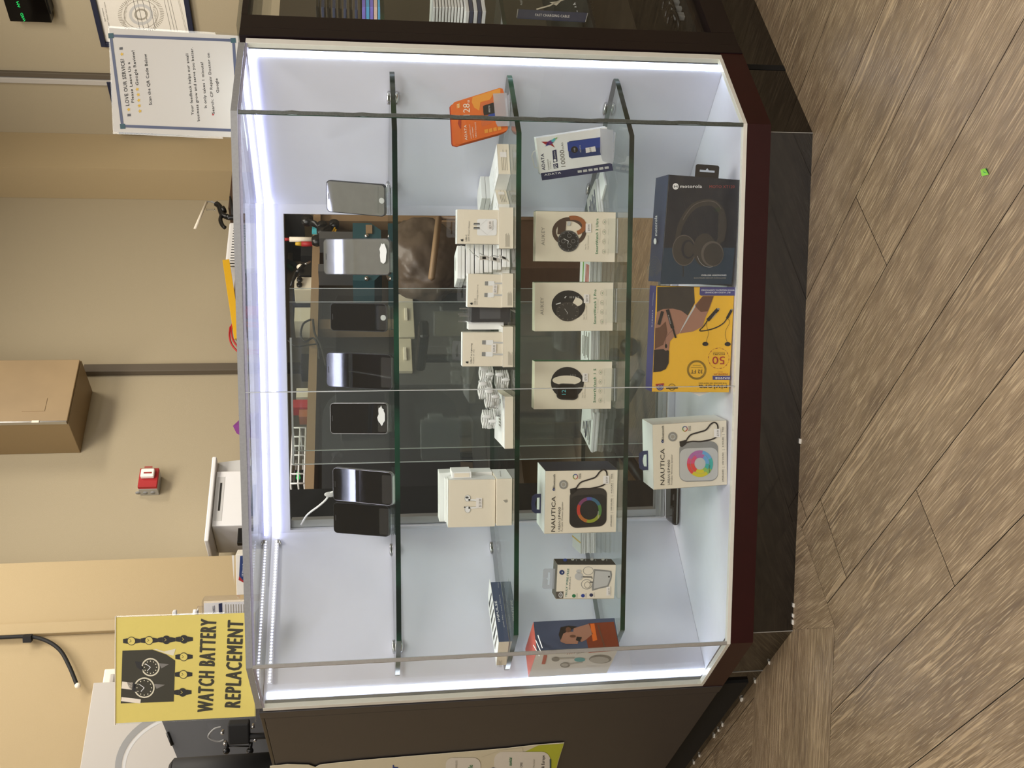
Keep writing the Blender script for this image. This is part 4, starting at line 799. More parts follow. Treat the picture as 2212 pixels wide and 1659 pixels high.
# ---- coiled white cables
def coils():
    spots = [(1050, 806, .13, .0), (1048, 842, .10, .2), (1062, 862, .085, .4), (1090, 820, .12, .1), (1055, 905, .12, -.1), (1095, 880, .14, .3)]
    for k, (x, y, Yp, tw) in enumerate(spots):
        a = atY(x, y, Yp); zc = max(a.z, Z2+.022) if k not in (3, 5) else Z2+.016
        mb = MB(); rnd = random.Random(k+20)
        Mx = Matrix.Translation((a.x, Yp, zc)) @ Matrix.Rotation(tw, 4, 'Z')
        for j in range(6):
            rx = .017+.0008*rnd.random(); rz = .0135; yo = (j-2.5)*.0042; zo = rnd.uniform(-.002, .002)
            mb.tube([(rx*math.cos(a_)*1.0, yo+.001*math.sin(3*a_), zo+rz*math.sin(a_)) for a_ in [i*math.pi/10 for i in range(20)]], .0019, 'cable_white', Mx @ Matrix.Rotation(math.pi/2, 4, 'X') @ Matrix.Rotation(.2*rnd.random(), 4, 'Y'), 6, True)
        mb.box((-.0165, -.017, -.004), (-.008, .017, .004), 'grey_lt', Mx, .002); mb.ball((.010, -.020, .006), (.0045, .003, .0085), 'white_paint', Mx); mb.ball((.0, -.018, -.006), (.004, .003, .008), 'white_paint', Mx)
        tag(mb.build('coiled_cable'), ['white coiled cable with tie, top right of the cable heap', 'white coiled cable, top middle of the cable heap', 'frontmost white coiled cable of the cable heap', 'low white coiled cable by the left cable box', 'white coiled cable, leftmost of the cable heap', 'low white coiled cable behind the flat phone box'][k], 'cable', 'coiled white cables on the middle shelf')
coils()
# ---- orange memory card packs in frosted stand
def cards():
    c = (940, 170, 5.925); n = Vector((.12, -1, .10)).normalized(); base = atZ(1101, 240, Z2)
    for k in range(4, -1, -1):
        o = base+Vector((-.0016*k, .0015+.0034*k, 0)); 
        pts = [(238+0, 330), (262, 300), (840, 118), (880, 128), (900, 190), (948, 640), (930, 665), (870, 690), (330, 838), (275, 828), (262, 800)]
        pts = [(x-k*14, y+k*9) if y > 200 else (x-k*14, y+k*14) for x, y in pts]
        V = [onplane(c[0]+x/c[2], c[1]+y/c[2], o, n) for x, y in pts]
        dz = min(v.z for v in V); V = [v+Vector((0, 0, max(0, Z2+.0035-dz))) for v in V]
        back = [v-n*.0008 for v in V]; N = len(V); mb = MB(); mb.add(V+back, [tuple(range(N)), tuple(range(N, 2*N))[::-1]]+[(i, (i+1) % N, N+(i+1) % N, N+i) for i in range(N)], 'orange' if k < 4 else 'orange_dk')
        if k == 0:
            t = thing('memory_card_pack', 'front orange memory card blister pack printed 128, tilted in stand', 'memory card pack', base, 'orange memory card packs')
            F = Face(mb, o+n*.0003+Vector((0, 0, 0)), n, c)
            F.poly([(480, 235), (835, 122), (835, 300), (745, 300), (745, 195), (700, 270), (580, 300), (565, 410), (500, 370), (468, 300)], 'orange_lt', 1)
            F.text('128', (445, 475), (440, 318), 88, 'cream', False, 2); F.text('GB', (440, 306), (438, 275), 26, 'cream', True, 2); F.text('ADATA', (412, 785), (400, 592), 32, 'cream', True, 2)
            F.text('microSDXC Card', (468, 768), (446, 590), 17, 'cream', False, 2); F.text('with Adapter', (497, 755), (480, 615), 17, 'cream', False, 2); F.text('UHS-I Class10', (532, 750), (522, 560), 20, 'cream', False, 2)
            F.poly([(272, 330), (318, 310), (322, 368), (276, 383)], 'orange_lt', 2); F.text('V10', (312, 372), (305, 325), 26, 'cream', True, 3)
            F.poly([(308, 470), (325, 465), (332, 500), (330, 640), (318, 640), (290, 575)], 'orange_dk', 2)
            for i in range(4): F.poly([(630+i*60-i*3, 655-i*12), (675+i*56, 643-i*12), (680+i*56, 692-i*13), (635+i*56, 703-i*13)], 'orange_lt', 2)
            mb.build('card_back', t)
            b = MB(); F = Face(b, o+n*.003, n, c); F.poly([(575, 330), (610, 300), (745, 262), (772, 520), (700, 580), (600, 615), (590, 580)], 'clear_pack', 0); F.poly([(612, 350), (640, 338), (748, 305), (765, 440), (625, 470), (618, 440)], 'ink', 1); F.text('micro', (705, 430), (700, 345), 30, 'grey_lt', True, 2); F.poly([(672, 470), (700, 455), (765, 440), (772, 512), (685, 510)], 'blue', 1); b.build('blister', t)
        else: tag(mb.build('memory_card_pack'), ['', 'orange memory card pack directly behind the front one', 'third orange memory card pack from the front', 'fourth orange memory card pack from the front', 'rearmost orange memory card pack'][k], 'memory card pack', 'orange memory card packs')
    st = MB(); F = Face(st, base+n*.008, n, c); p = [F.p(*q, 0) for q in ((740, 190), (915, 180), (950, 605), (800, 610), (775, 560))]; bk = [v-n*.0012 for v in p]; N = 5
    st.add(p+bk, [tuple(range(N)), tuple(range(N, 2*N))[::-1]]+[(i, (i+1) % N, N+(i+1) % N, N+i) for i in range(N)], 'frost')
    a = atZ(1101, 205, Z2); b_ = atZ(1101, 272, Z2); st.box((min(a.x, b_.x), base.y-.006, Z2+.0005), (max(a.x, b_.x), base.y+.06, Z2+.003), 'frost')
    tag(st.build('display_stand'), 'frosted plastic stand holding the orange memory card packs', 'display stand')
cards()
# ---- power bank box
def powerbank():
    c = (1060, 0, 3.95); zb = Z3+.004; o = Vector((0, .175, 0)); n = Vector((-.22, -1, 0)).normalized(); o = atZ(1321, 320, zb); 
    px = ((427, 1478), (395, 1175), (1035, 1400), (1000, 1088)); M, W, H = frame4(*px, o, n, c, zb)
    t, mb = product('power_bank_box', 'white and navy power bank box leaning in a frosted stand, shelf right', 'box', M, W, H, .022, 'box_white'); cover(mb, M, W, H, .022, 'left', 'navy')
    F = Face(mb, M @ Vector((0, 0, 0)), -(M.to_3x3() @ Vector((0, 1, 0))), c); n2 = F.n
    F.poly([(655, 1220), (670, 1205), (935, 1170), (952, 1320), (690, 1352), (668, 1340)], 'blue_dk', 1); F.poly([(652, 1215), (930, 1172), (945, 1255), (660, 1290)], 'blue', 1.2)
    F.ell(714, 1276, 30, 28, 'ink', 2); F.text('100', (722, 1290), (720, 1262), 14, 'grey_lt', False, 3); F.text('ADATA', (772, 1300), (766, 1238), 12, 'grey_lt', True, 2)
    F.text('10000', (638, 1420), (624, 1278), 40, 'ink_grey', False, 2); F.text('mAh', (624, 1272), (616, 1215), 20, 'ink_grey', False, 2); F.text('ADATA', (465, 1450), (452, 1310), 28, 'navy', True, 2); F.text('P10000QCD', (502, 1445), (490, 1358), 12, 'ink_grey', True, 2); F.text('Power Bank', (517, 1440), (508, 1372), 9, 'ink_grey', False, 2)
    F.poly([(532, 1400), (572, 1392), (577, 1432), (538, 1440)], 'navy', 1); F.text('PD', (566, 1430), (562, 1400), 24, 'white', True, 2); F.poly([(525, 1285), (560, 1276), (570, 1378), (534, 1388)], 'navy', 1); F.ell(548, 1368, 12, 12, 'white', 2); F.text('QuickCharge', (555, 1350), (546, 1290), 11, 'white', False, 2)
    F.poly([(430, 1208), (492, 1208), (512, 1225), (475, 1238)], 'red', 2); F.poly([(492, 1205), (520, 1190), (535, 1215), (500, 1240), (470, 1225)], 'purple', 3); F.poly([(510, 1200), (545, 1175), (552, 1190), (530, 1215)], 'cyan', 4); F.poly([(505, 1235), (545, 1258), (525, 1225)], 'red', 3); F.poly([(538, 1182), (568, 1170), (560, 1186)], 'green_lt', 4); F.poly([(462, 1250), (490, 1215), (505, 1232)], 'blue', 3)
    L = Face(mb, M @ Vector((-.0008, 0, 0)), -(M.to_3x3() @ Vector((1, 0, 0))), c)
    mb.build('box_body', t)
    sd = MB(); F = Face(sd, M @ Vector((0, -.0006, 0)), n2, c); F.poly([(808, 1262), (890, 1248), (898, 1292), (812, 1304)], 'price', 2); F.text('$39.99', (860, 1298), (855, 1258), 16, 'ink', False, 3); sd.build('price_label', t)
    sp = MB()   # spine writing sits on a navy band at the left edge of the front
    S = Face(sp, M @ Vector((0, -.0006, 0)), n2, c); S.poly([(427, 1478), (1033, 1392), (1045, 1455), (438, 1540)], 'navy', 1); S.text('ADATA', (458, 1500), (600, 1480), 16, 'white', True, 2)
    for i in range(6): S.poly([(740+i*46, 1455-i*6.4), (775+i*46, 1450-i*6.4), (778+i*46, 1470-i*6.4), (743+i*46, 1475-i*6.4)], 'grey_lt', 2)
    sp.build('spine_print', t)
    h = MB(); S = Face(h, M @ Vector((0, .01, 0)), n2, c); S.line([(402, 1285), (365, 1292), (350, 1330), (375, 1428), (410, 1435)], 9, 'white_paint', 0); h.build('hang_loop', t)
    st = MB(); q = [(935, 1095), (1045, 1108), (1072, 1370), (1040, 1400), (955, 1375), (935, 1300)]
    S = Face(st, M @ Vector((0, -.010, 0)), n2, c); V = [S.p(*p, 0) for p in q]; V = [Vector((v.x, v.y, max(v.z, Z3+.0006))) for v in V]; bk = [v-n2*.0012 for v in V]; N = len(q); st.add(V+bk, [tuple(range(N)), tuple(range(N, 2*N))[::-1]]+[(i, (i+1) % N, N+(i+1) % N, N+i) for i in range(N)], 'frost')
    MM = M.copy(); a = M @ Vector((W*.1, 0, 0)); st.box((.01, -.012, 0), (W-.01, .06, .0025), 'frost', Matrix.Translation((M.translation.x, M.translation.y, Z3+.0005)) @ Matrix.Rotation(math.atan2(M[1][0], M[0][0]), 4, 'Z'))
    tag(st.build('display_stand'), 'frosted plastic stand holding the power bank box', 'display stand')
powerbank()
# ---- earbud box with charging case
def earbuds():
    c = (1020, 1120, 4.609); zb = Z3+.0005; o = Y_(.088); M, W, H = frame4((835, 812), (848, 475), (1412, 785), (1436, 448), o, NF, c, zb)
    t, mb = product('earbuds_box', 'beige wire-free earbuds box with dark brown side and clear tab', 'box', M, W, H, .04, 'cream'); cover(mb, M, W, H, .04, 'right', 'shirt'); cover(mb, M, W, H, .04, 'top', 'moto_art_l'); cover(mb, M, W, H, .04, 'left', 'beige_box')
    F = Face(mb, o-Vector((0, .0002, 0)), NF, c)
    F.poly([(835, 797), (905, 795), (908, 725), (835, 728)], 'moto_art_l', 1); F.ring(880, 762, 20, 26, 5, 'white', 2); F.text('iLIVE', (888, 780), (888, 745), 14, 'white', True, 3)
    F.ell(893, 536, 26, 24, 'blue_dk', 1); F.text('x', (902, 545), (902, 528), 20, 'white', True, 2); F.text('TRULY WIRE-FREE', (943, 782), (965, 500), 20, 'teal', True, 1); F.text('EARBUDS', (975, 705), (982, 580), 14, 'grey', True, 1)
    for x, y, m, s_ in ((1012, 770, 'green', 'CHARGE'), (1102, 768, 'blue', 'WATER'), (1185, 762, 'navy', 'AUTO')): F.ell(x, y, 19, 17, m, 1); F.text(s_, (x+36, y+20), (x+36, y-25), 10, 'ink_grey', False, 1)
    F.poly([(1212, 502), (1385, 520), (1392, 560), (1385, 600), (1355, 680), (1260, 700), (1195, 720), (1190, 690), (1205, 600)], 'grey', 1); F.poly([(1225, 520), (1370, 530), (1378, 580), (1345, 665), (1210, 700), (1215, 600)], 'grey_lt', 2)
    F.ring(1155, 520, 52, 42, 4, 'grey', 1); F.ring(1140, 655, 56, 50, 5, 'grey', 1); F.ell(1062, 575, 42, 38, 'grey_lt', 2); F.ell(1060, 525, 26, 18, 'grey_lt', 2); F.line([(1085, 580), (1190, 582), (1192, 600)], 12, 'grey_dk', 2); F.ell(1145, 660, 32, 36, 'cream', 2); F.ring(1145, 660, 30, 34, 6, 'ink_lt', 3); F.line([(1170, 632), (1200, 632)], 10, 'grey_dk', 3); F.ell(1360, 578, 9, 9, 'ink', 4)
    R = Face(mb, M @ Vector((W+.0006, 0, 0)), M.to_3x3() @ Vector((1, 0, 0)), c)
    for x in (1000, 1092, 1192, 1302): R.ell(x, 408, 16, 13, 'grey_lt', 1); R.line([(x+35, 400), (x+38, 425)], 10, 'grey', 1)
    R.ell(925, 415, 20, 15, 'blue', 1)
    mb.build('box_body', t); s = MB(); F2 = Face(s, o-Vector((0, .0004, 0)), NF, c); F2.poly([(1335, 765), (1375, 763), (1372, 675), (1335, 680)], 'price', 4); F2.text('$29.99', (1368, 752), (1366, 690), 14, 'ink_grey', False, 5); s.build('price_label', t)
    h = MB(); hang_tab(h, 'frost', .042, .025, .001, M @ Matrix.Translation((W*.5, .02, H))); h.build('hang_tab', t)
earbuds()
# ---- thin dark box at far left of middle shelf
def impulse():
    c = (1020, 1120, 4.609); zb = Z2+.0005; a = atZ(1020+368/4.609, 1120+1228/4.609, zb); b = atZ(1020+272/4.609+12, 1120+632/4.609, zb)
    a = atZ(1100, 1386, zb); b = atZ(1081, 1257, zb); X = (b-a).normalized(); W = (b-a).length; Yv = Vector((-X.y, X.x, 0)); M = Matrix((X, Yv, Vector((0, 0, 1)))).transposed().to_4x4(); M.translation = a; H = .021; D = .075
    t, mb = product('earphone_pack', 'slim dark blue earphone box lying on the middle shelf at far left', 'box', M, W, H, D, 'beige_box'); cover(mb, M, W, H, D, 'front', 'photo_blue'); cover(mb, M, W, H, D, 'top', 'card_white')
    F = Face(mb, M @ Vector((0, -.0006, 0)), Yv*-1, c); F.text('iMPULSE', (278, 1025), (243, 820), 22, 'white', True, 1); F.text('with Mic / avec Micro', (324, 1085), (275, 760), 13, 'grey_lt', False, 1); F.text('BASS AUDIO', (265, 690), (262, 640), 8, 'grey_lt', False, 1)
    for i in range(6):
        x = W*(.12+.14*i); mb.add([(x, .006, H+.0008), (x+.006, .006, H+.0008), (x+.022, D*.8, H+.0008), (x+.012, D*.85, H+.0008)], [(0, 1, 2, 3)], 'ink' if i % 2 else 'ink_grey', M)
    L = Face(mb, M @ Vector((-.0006, 0, 0)), X*-1, c); L.rows(250, 300, 1480, 1400, 4, 'ink_grey', 1, 3)
    mb.build('box_body', t); h = MB(); h.box((W, .01, H-.0014), (W+.018, D-.01, H), 'card_white', M); h.build('hang_tab', t)
impulse()
# ---- red and white sport earphone box, far left of lowest shelf
def sport():
    c = (1020, 1120, 4.609); zb = Z3+.0005
    # vertical edge shared by photo side and white side, seen at picture y~1398
    E0 = atZ(1338, 1398, zb); B = atZ(1311, 1454, zb); X = (E0-B); W = min(X.length, .15); X.normalize(); D = .062; Yv = Vector((-X.y, X.x, 0)); M = Matrix((X, Yv, Vector((0, 0, 1)))).transposed().to_4x4(); M.translation = E0-X*W
    top = onplane(1160, 1400, E0, NF); H = top.z-zb
    t, mb = product('earphone_box', 'tall sport earphone box with an orange runner photo on the lowest shelf', 'box', M, W, H, D, 'box_white'); cover(mb, M, W, H, D, 'right', 'photo_blue'); cover(mb, M, W, H, D, 'top', 'salmon')
    F = Face(mb, M @ Vector((W+.0006, 0, 0)), X, c)
    F.poly([(1155, 1045), (1410, 1028), (1465, 1290), (1165, 1330), (1130, 1180)], 'photo_orange', 1); F.poly([(1010, 1095), (1160, 1050), (1200, 1150), (1130, 1210), (1090, 1230), (1000, 1180)], 'skin', 2)
    F.poly([(870, 1180), (905, 1130), (1000, 1130), (1060, 1190), (1050, 1250), (930, 1250), (880, 1230)], 'skin', 3); F.poly([(860, 1160), (880, 1085), (960, 1070), (1045, 1080), (960, 1120), (905, 1150), (880, 1215)], 'hair', 4); F.ell(955, 1110, 26, 26, 'skin_d', 5); F.ell(1000, 1175, 30, 14, 'skin_d', 5); F.poly([(1040, 1180), (1090, 1185), (1070, 1230), (1030, 1215)], 'hair', 5)
    F.poly([(1175, 1050), (1215, 1046), (1245, 1210), (1200, 1225)], 'orange', 2); F.line([(1250, 1060), (1320, 1290)], 14, 'skin_d', 3)
    L = Face(mb, M @ Vector((0, -.0006, 0)), Yv*-1, c)
    L.poly([(690, 1450), (712, 1360), (748, 1360), (725, 1450)], 'salmon', 1); L.poly([(1150, 1338), (1180, 1322), (1455, 1298), (1450, 1312)], 'salmon', 1); L.text('SPLASH', (1040, 1352), (1130, 1330), 12, 'grey', True, 1); L.text('////', (940, 1355), (1030, 1340), 14, 'red_ink', True, 1)
    L.ell(830, 1400, 40, 22, 'grey', 1); L.ell(925, 1458, 50, 26, 'grey', 1); L.ell(920, 1455, 34, 16, 'grey_lt', 2); L.line([(860, 1395), (1020, 1388)], 14, 'grey_lt', 1); L.line([(960, 1450), (1100, 1430)], 12, 'grey_lt', 1); L.ell(1275, 1400, 112, 42, 'grey', 1); L.ell(1265, 1405, 96, 32, 'grey_lt', 2); L.poly([(1142, 1470), (1222, 1465), (1215, 1492), (1140, 1498)], 'white', 1); L.ell(1070, 1405, 55, 20, 'cyan', 1)
    T = Face(mb, M @ Vector((0, 0, H+.0008)), (0, 0, 1), c)
    for i in range(3): T.line([(655-i*22, 1160+i*50), (700-i*14, 1290+i*40)], 9, 'white', 1)
    mb.build('box_body', t)
sport()
# ---- stacks of price cards on the lowest shelf
def cardstack(label, px, W, D, H, rot, n, deco):
    a = atZ(px[0], px[1], Z3); Mx = Matrix.Translation((a.x, a.y, Z3+.0005)) @ Matrix.Rotation(rot, 4, 'Z')
    t = MB()
    st = MB(); rnd = random.Random(n)
    for k in range(n):
        d = rnd.uniform(-.0015, .0015); st.box((-W/2+d, 0, H*k/n), (W/2+d, D, H*(k+.82)/n), 'card_white' if k % 3 else 'grey_lt', Mx)
    for (m, x0, y0, x1, y1) in deco: st.box((-W/2+W*x0, D*y0, H*(n-.18)/n), (-W/2+W*x1, D*y1, H*(n-.18)/n+.0008), m, Mx)
    o = st.build('card_stack'); tag(o, label, 'card stack', 'card stacks behind the lowest shelf boxes'); o['kind'] = 'thing'
wr = lambda m: [(m, .1+.05*(i % 3), .16+.12*i, .8-.12*(i % 2), .2+.12*i) for i in range(6)]
cardstack('clear box of cards with blue writing behind the brown-strap watch box', (1302, 425), .085, .09, .012, .45, 7, wr('navy'))
cardstack('stack of cards with green curve and orange print between two watch boxes', (1300, 600), .085, .10, .026, -.1, 9, [('green_lt', .02, .62, .98, .68)]+[('salmon', .1, .1+.12*i, .8, .15+.12*i) for i in range(3)])
cardstack('white printed card stack between the two left watch boxes', (1296, 745), .085, .10, .020, 0, 6, wr('ink_grey'))
cardstack('small white card stack left behind the square digital watch box', (1294, 880), .05, .09, .018, .2, 6, [])
cardstack('white sheet pad with handwritten note right of the black speaker box', (1293, 935), .09, .11, .014, -.25, 6, wr('grey_dk')+[('navy', .1, .5, .9, .56)])
cardstack('white card stack tied with a rubber band left of black speaker box', (1287, 1170), .05, .09, .034, .1, 10, [('gold', .45, 0, .5, 1)])
cardstack('loose white cards leaning near the power bank stand', (1308, 378), .055, .05, .004, .7, 3, [])
# ---- dark folded glasses case on the floor behind the grey speaker box
mb = MB(); a = atZ(1468, 1080, Z0); b = atZ(1450, 905, Z0); M = Matrix.Translation((a.x+.045, a.y+.02, Z0+.001)); 
mb.box((-.105, -.028, 0), (.115, .04, .016), 'black_gloss', M, .007); mb.box((-.10, -.0285, .0055), (.11, -.0275, .0085), 'grey', M); tag(mb.build('glasses_case'), 'glossy black case lying on the floor behind the grey speaker box', 'case')
# ---- display phones
def phone(label, xt, xb, yr, yl, lean, zoff, style, yaw=0, w=None, sticker=False, lug=True):
    yc = (yr+yl)/2; Yb = zoff
    a = atY(xb, yc, Yb); zb = max(a.z, Z1+.0035); d = (a-CAM).length; W = w or (yl-yr)/FPX*d; th = math.radians(lean); Hh = (xb-xt)/FPX*d/math.cos(th)*(1-.0)
    Mx = Matrix.Translation((a.x, Yb, zb)) @ Matrix.Rotation(math.radians(yaw), 4, 'Z') @ Matrix.Rotation(-th, 4, 'X')
    t = thing('mobile_phone', label, 'phone', (a.x, Yb, zb), 'display phones on the top glass shelf')
    XZ = Matrix(((1, 0, 0, 0), (0, 0, -1, 0), (0, 1, 0, 0), (0, 0, 0, 1)))
    body = MB(); fr = {'black': 'phone_black', 'silver': 'phone_silver'}[style[0]]; r = W*.13
    body.plate(rrect(-W/2, 0, W/2, Hh, r), [], -.0075, -.0004, 'ink', Mx @ XZ, side=fr); body.plate(rrect(-W/2+.0006, .0006, W/2-.0006, Hh-.0006, r), [], -.0004, 0, fr, Mx @ XZ); body.build('phone_body', t)
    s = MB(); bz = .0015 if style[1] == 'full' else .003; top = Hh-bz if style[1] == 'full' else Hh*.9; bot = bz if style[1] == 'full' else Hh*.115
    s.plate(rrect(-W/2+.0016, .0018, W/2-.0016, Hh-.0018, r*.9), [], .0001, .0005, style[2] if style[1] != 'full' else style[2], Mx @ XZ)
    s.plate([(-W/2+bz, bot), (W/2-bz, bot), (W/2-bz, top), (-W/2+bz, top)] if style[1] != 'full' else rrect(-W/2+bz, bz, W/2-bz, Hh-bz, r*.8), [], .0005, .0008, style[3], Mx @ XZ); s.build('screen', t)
    if style[1] == 'home': h = MB(); h.plate(rrect(-.0058, Hh*.055-.0058, .0058, Hh*.055+.0058, .0057), [], .0008, .0013, 'grey_lt', Mx @ XZ); h.build('home_button', t)
    sp = MB(); sp.plate(rrect(-.006, Hh*.955-.0007, .006, Hh*.955+.0007, .0006), [], .0008, .0011, 'ink', Mx @ XZ); sp.build('earpiece', t)
    # clear stand
    st = thing('phone_stand', 'clear acrylic stand '+label_of[label], 'phone stand', (a.x, Yb, Z1), 'clear phone stands on the top shelf'); q = MB(); hw = W*.42
    q.plate([(-hw, -.0045), (hw, -.0045), (hw, Hh*.72), (-hw, Hh*.72)], [], -.0105, -.0082, 'acrylic', Mx @ XZ); q.build('back_plate', st)
    q = MB(); q.plate(rrect(-hw, -.0045, hw, .020, .003), [], .0045, .0062, 'acrylic', Mx @ XZ); q.plate([(-hw, -.0045), (hw, -.0045), (hw, -.0025), (-hw, -.0025)], [], -.0105, .0062, 'acrylic', Mx @ XZ); q.build('front_lip', st)
    q = MB(); q.box((-hw, -.008, 0), (hw, .075, .0022), 'acrylic', Matrix.Translation((a.x, Yb, Z1+.0005)) @ Matrix.Rotation(math.radians(yaw), 4, 'Z')); yb_ = math.sin(th)*Hh*.6; q.plate([(-hw, 0), (hw, 0), (hw, .0022), (-hw, .0022)], [], 0, .001, 'acrylic', Matrix.Translation((a.x, Yb+.07, Z1+.003)))
    q.build('foot', st)
    if sticker:
        q = MB(); rr = random.Random(int(xt)); pts = []
        for i in range(18): an = i*math.pi/9; pts.append((.006+ (.010+.004*rr.random())*math.cos(an)*1.6-.0, .012+(.005+.004*rr.random())*math.sin(an)))
        q.plate(pts, [], .0064, .0067, 'white_paint', Mx @ XZ); q.build('torn_sticker', st)
    return Mx, W, Hh
PH = [('rightmost black phone with white home button and painted grey reflection', 708, 832, 400, 468, 25, .24, ('black', 'home', 'screen_reflect_grey', 'screen_reflect_grey'), -12, False),
      ('large full-screen phone with painted grey reflection, second from the right', 700, 843, 516, 594, 28.4, .085, ('black', 'full', 'black_gloss', 'screen_reflect_grey'), 0, True),
      ('small black phone with white home button, third from the right', 715, 835, 656, 717, 22, .25, ('black', 'home', 'screen_black', 'screen_black'), 0, False),
      ('large black full-screen phone right of the glass seam', 706, 847, 766, 843, 28.3, .08, ('black', 'full', 'phone_black', 'screen_black'), 0, False),
      ('silver-edged black phone just left of the glass seam', 714, 838, 870, 938, 21, .24, ('silver', 'full', 'black_gloss', 'screen_black'), 6, True),
      ('silver-edged phone with charging cable behind it, second from the left', 720, 848, 1020, 1094, 29.0, .085, ('silver', 'full', 'black_gloss', 'screen_black'), 0, False),
      ('leftmost all-black phone, half behind its neighbour', 722, 840, 1093, 1160, 30, .27, ('black', 'full', 'black_gloss', 'screen_black'), 4, False)]
label_of = {p[0]: s for p, s in zip(PH, ('under the rightmost phone', 'with torn sticker under the large phone with grey reflection', 'under the small home-button phone', 'under the phone right of the seam', 'with torn sticker under the phone left of the seam', 'under the phone with charging cable', 'under the leftmost phone'))}
for (lb, xt, xb, yr, yl, ln, zo, stl, yw, stick) in PH: phone(lb, xt, xb, yr, yl, ln, zo, stl, yw, None, stick)
mb = MB(); P = [(651, 1133, .44), (664, 1112, .40), (690, 1092, .32), (705, 1078, .27), (712, 1066, .255), (722, 1062, .25)]; mb.tube(spline([atY(x, y, Y) for x, y, Y in P], 6), .0022, 'cable_white'); a = atY(713, 1068, .255); mb.ball(a, (.006, .005, .012), 'grey_lt'); mb.ball(a+Vector((-.002, .0, -.012)), (.005, .004, .006), 'grey_lt'); tag(mb.build('charging_cable'), 'white charging cable hanging behind the second phone from left', 'cable')
# ================================================================== ON THE COUNTER TOPS
def sign():
    c = (0, 1239, 3.95); n = Vector((.16, -1, 0)).normalized(); o = Vector((-.47, .205, 1.1)); px = ((965, 1270), (1010, 372), (2150, 1228), (2110, 340)); M, W, H = frame4(*px, o, n, c)
    dz = (ZT+.004)-M.translation.z; H += -dz; M.translation.z = ZT+.004
    t = thing('counter_sign', 'yellow watch battery replacement sign standing on the glass top', 'sign', M @ Vector((W/2, 0, 0)))
    mb = MB(); mb.box((0, 0, 0), (W, .001, H), 'yellow_sign', M); F = Face(mb, M @ Vector((0, -.0002, 0)), n, c)
    F.text('WATCH BATTERY', (1815, 1180), (1845, 395), 138, 'olive', 2, 1); F.text('REPLACEMENT', (2048, 1140), (2075, 405), 138, 'olive', 2, 1)
    F.poly([(1045, 658), (1300, 648), (1420, 690), (1495, 742), (1482, 1092), (1030, 1108)], 'olive', 1); F.poly([(1500, 640), (1480, 700), (1420, 685), (1310, 645), (1330, 642), (1400, 665)], 'poster_cream', 1); F.line([(1040, 950), (1130, 960)], 60, 'beige_box', 2); F.line([(1035, 1070), (1200, 1090)], 36, 'beige_box', 2)
    for x, y, r in ((1285, 798, 78), (1232, 973, 88)):
        F.ell(x, y, r, r, 'poster_cream', 2); F.ell(x, y, r-12, r-12, 'olive', 3)
        for k in range(12): a = k*math.pi/6; F.ell(x+(r-26)*math.cos(a), y+(r-26)*math.sin(a), 5, 5, 'poster_cream', 4, 8)
        F.line([(x, y), (x-42, y-30)], 5, 'white', 4); F.line([(x, y), (x-28, y+32)], 5, 'white', 4)
        F.poly([(x+r*.9, y-35), (x+r*2, y-25), (x+r*1.2, y+10)], 'ink_grey', 3); F.poly([(x-r*1.7, y-50), (x-r*.8, y-40), (x-r*.8, y+40), (x-r*1.5, y)], 'ink', 2)
    for x, y, dk in ((1122, 575, 0), (1272, 570, 0), (1420, 565, 1), (1570, 560, 1), (1568, 710, 0), (1565, 860, 0), (1558, 1013, 1)):
        F.poly([(x-72, y-16), (x-32, y-24), (x-32, y+24), (x-72, y+18)], 'ink', 1); F.poly([(x+32, y-24), (x+76, y-16), (x+76, y+14), (x+32, y+22)], 'ink', 1)
        F.ell(x, y, 37, 37, 'olive', 2); F.ell(x, y, 31, 31, 'ink' if dk else 'yellow_sign', 3); F.line([(x-14, y-14), (x, y), (x-16, y+10)], 4, 'yellow_sign' if dk else 'olive', 4)
    mb.build('printed_sheet', t)
    h = MB(); h.box((-.003, .0015, 0), (W+.003, .0030, H+.0015), 'acrylic', M); h.box((-.003, -.0022, H), (W+.003, .003, H+.0015), 'cream', M); h.box((-.003, -.03, -.0035), (W+.003, .06, -.0010), 'acrylic', M); h.build('sign_holder', t)
sign()
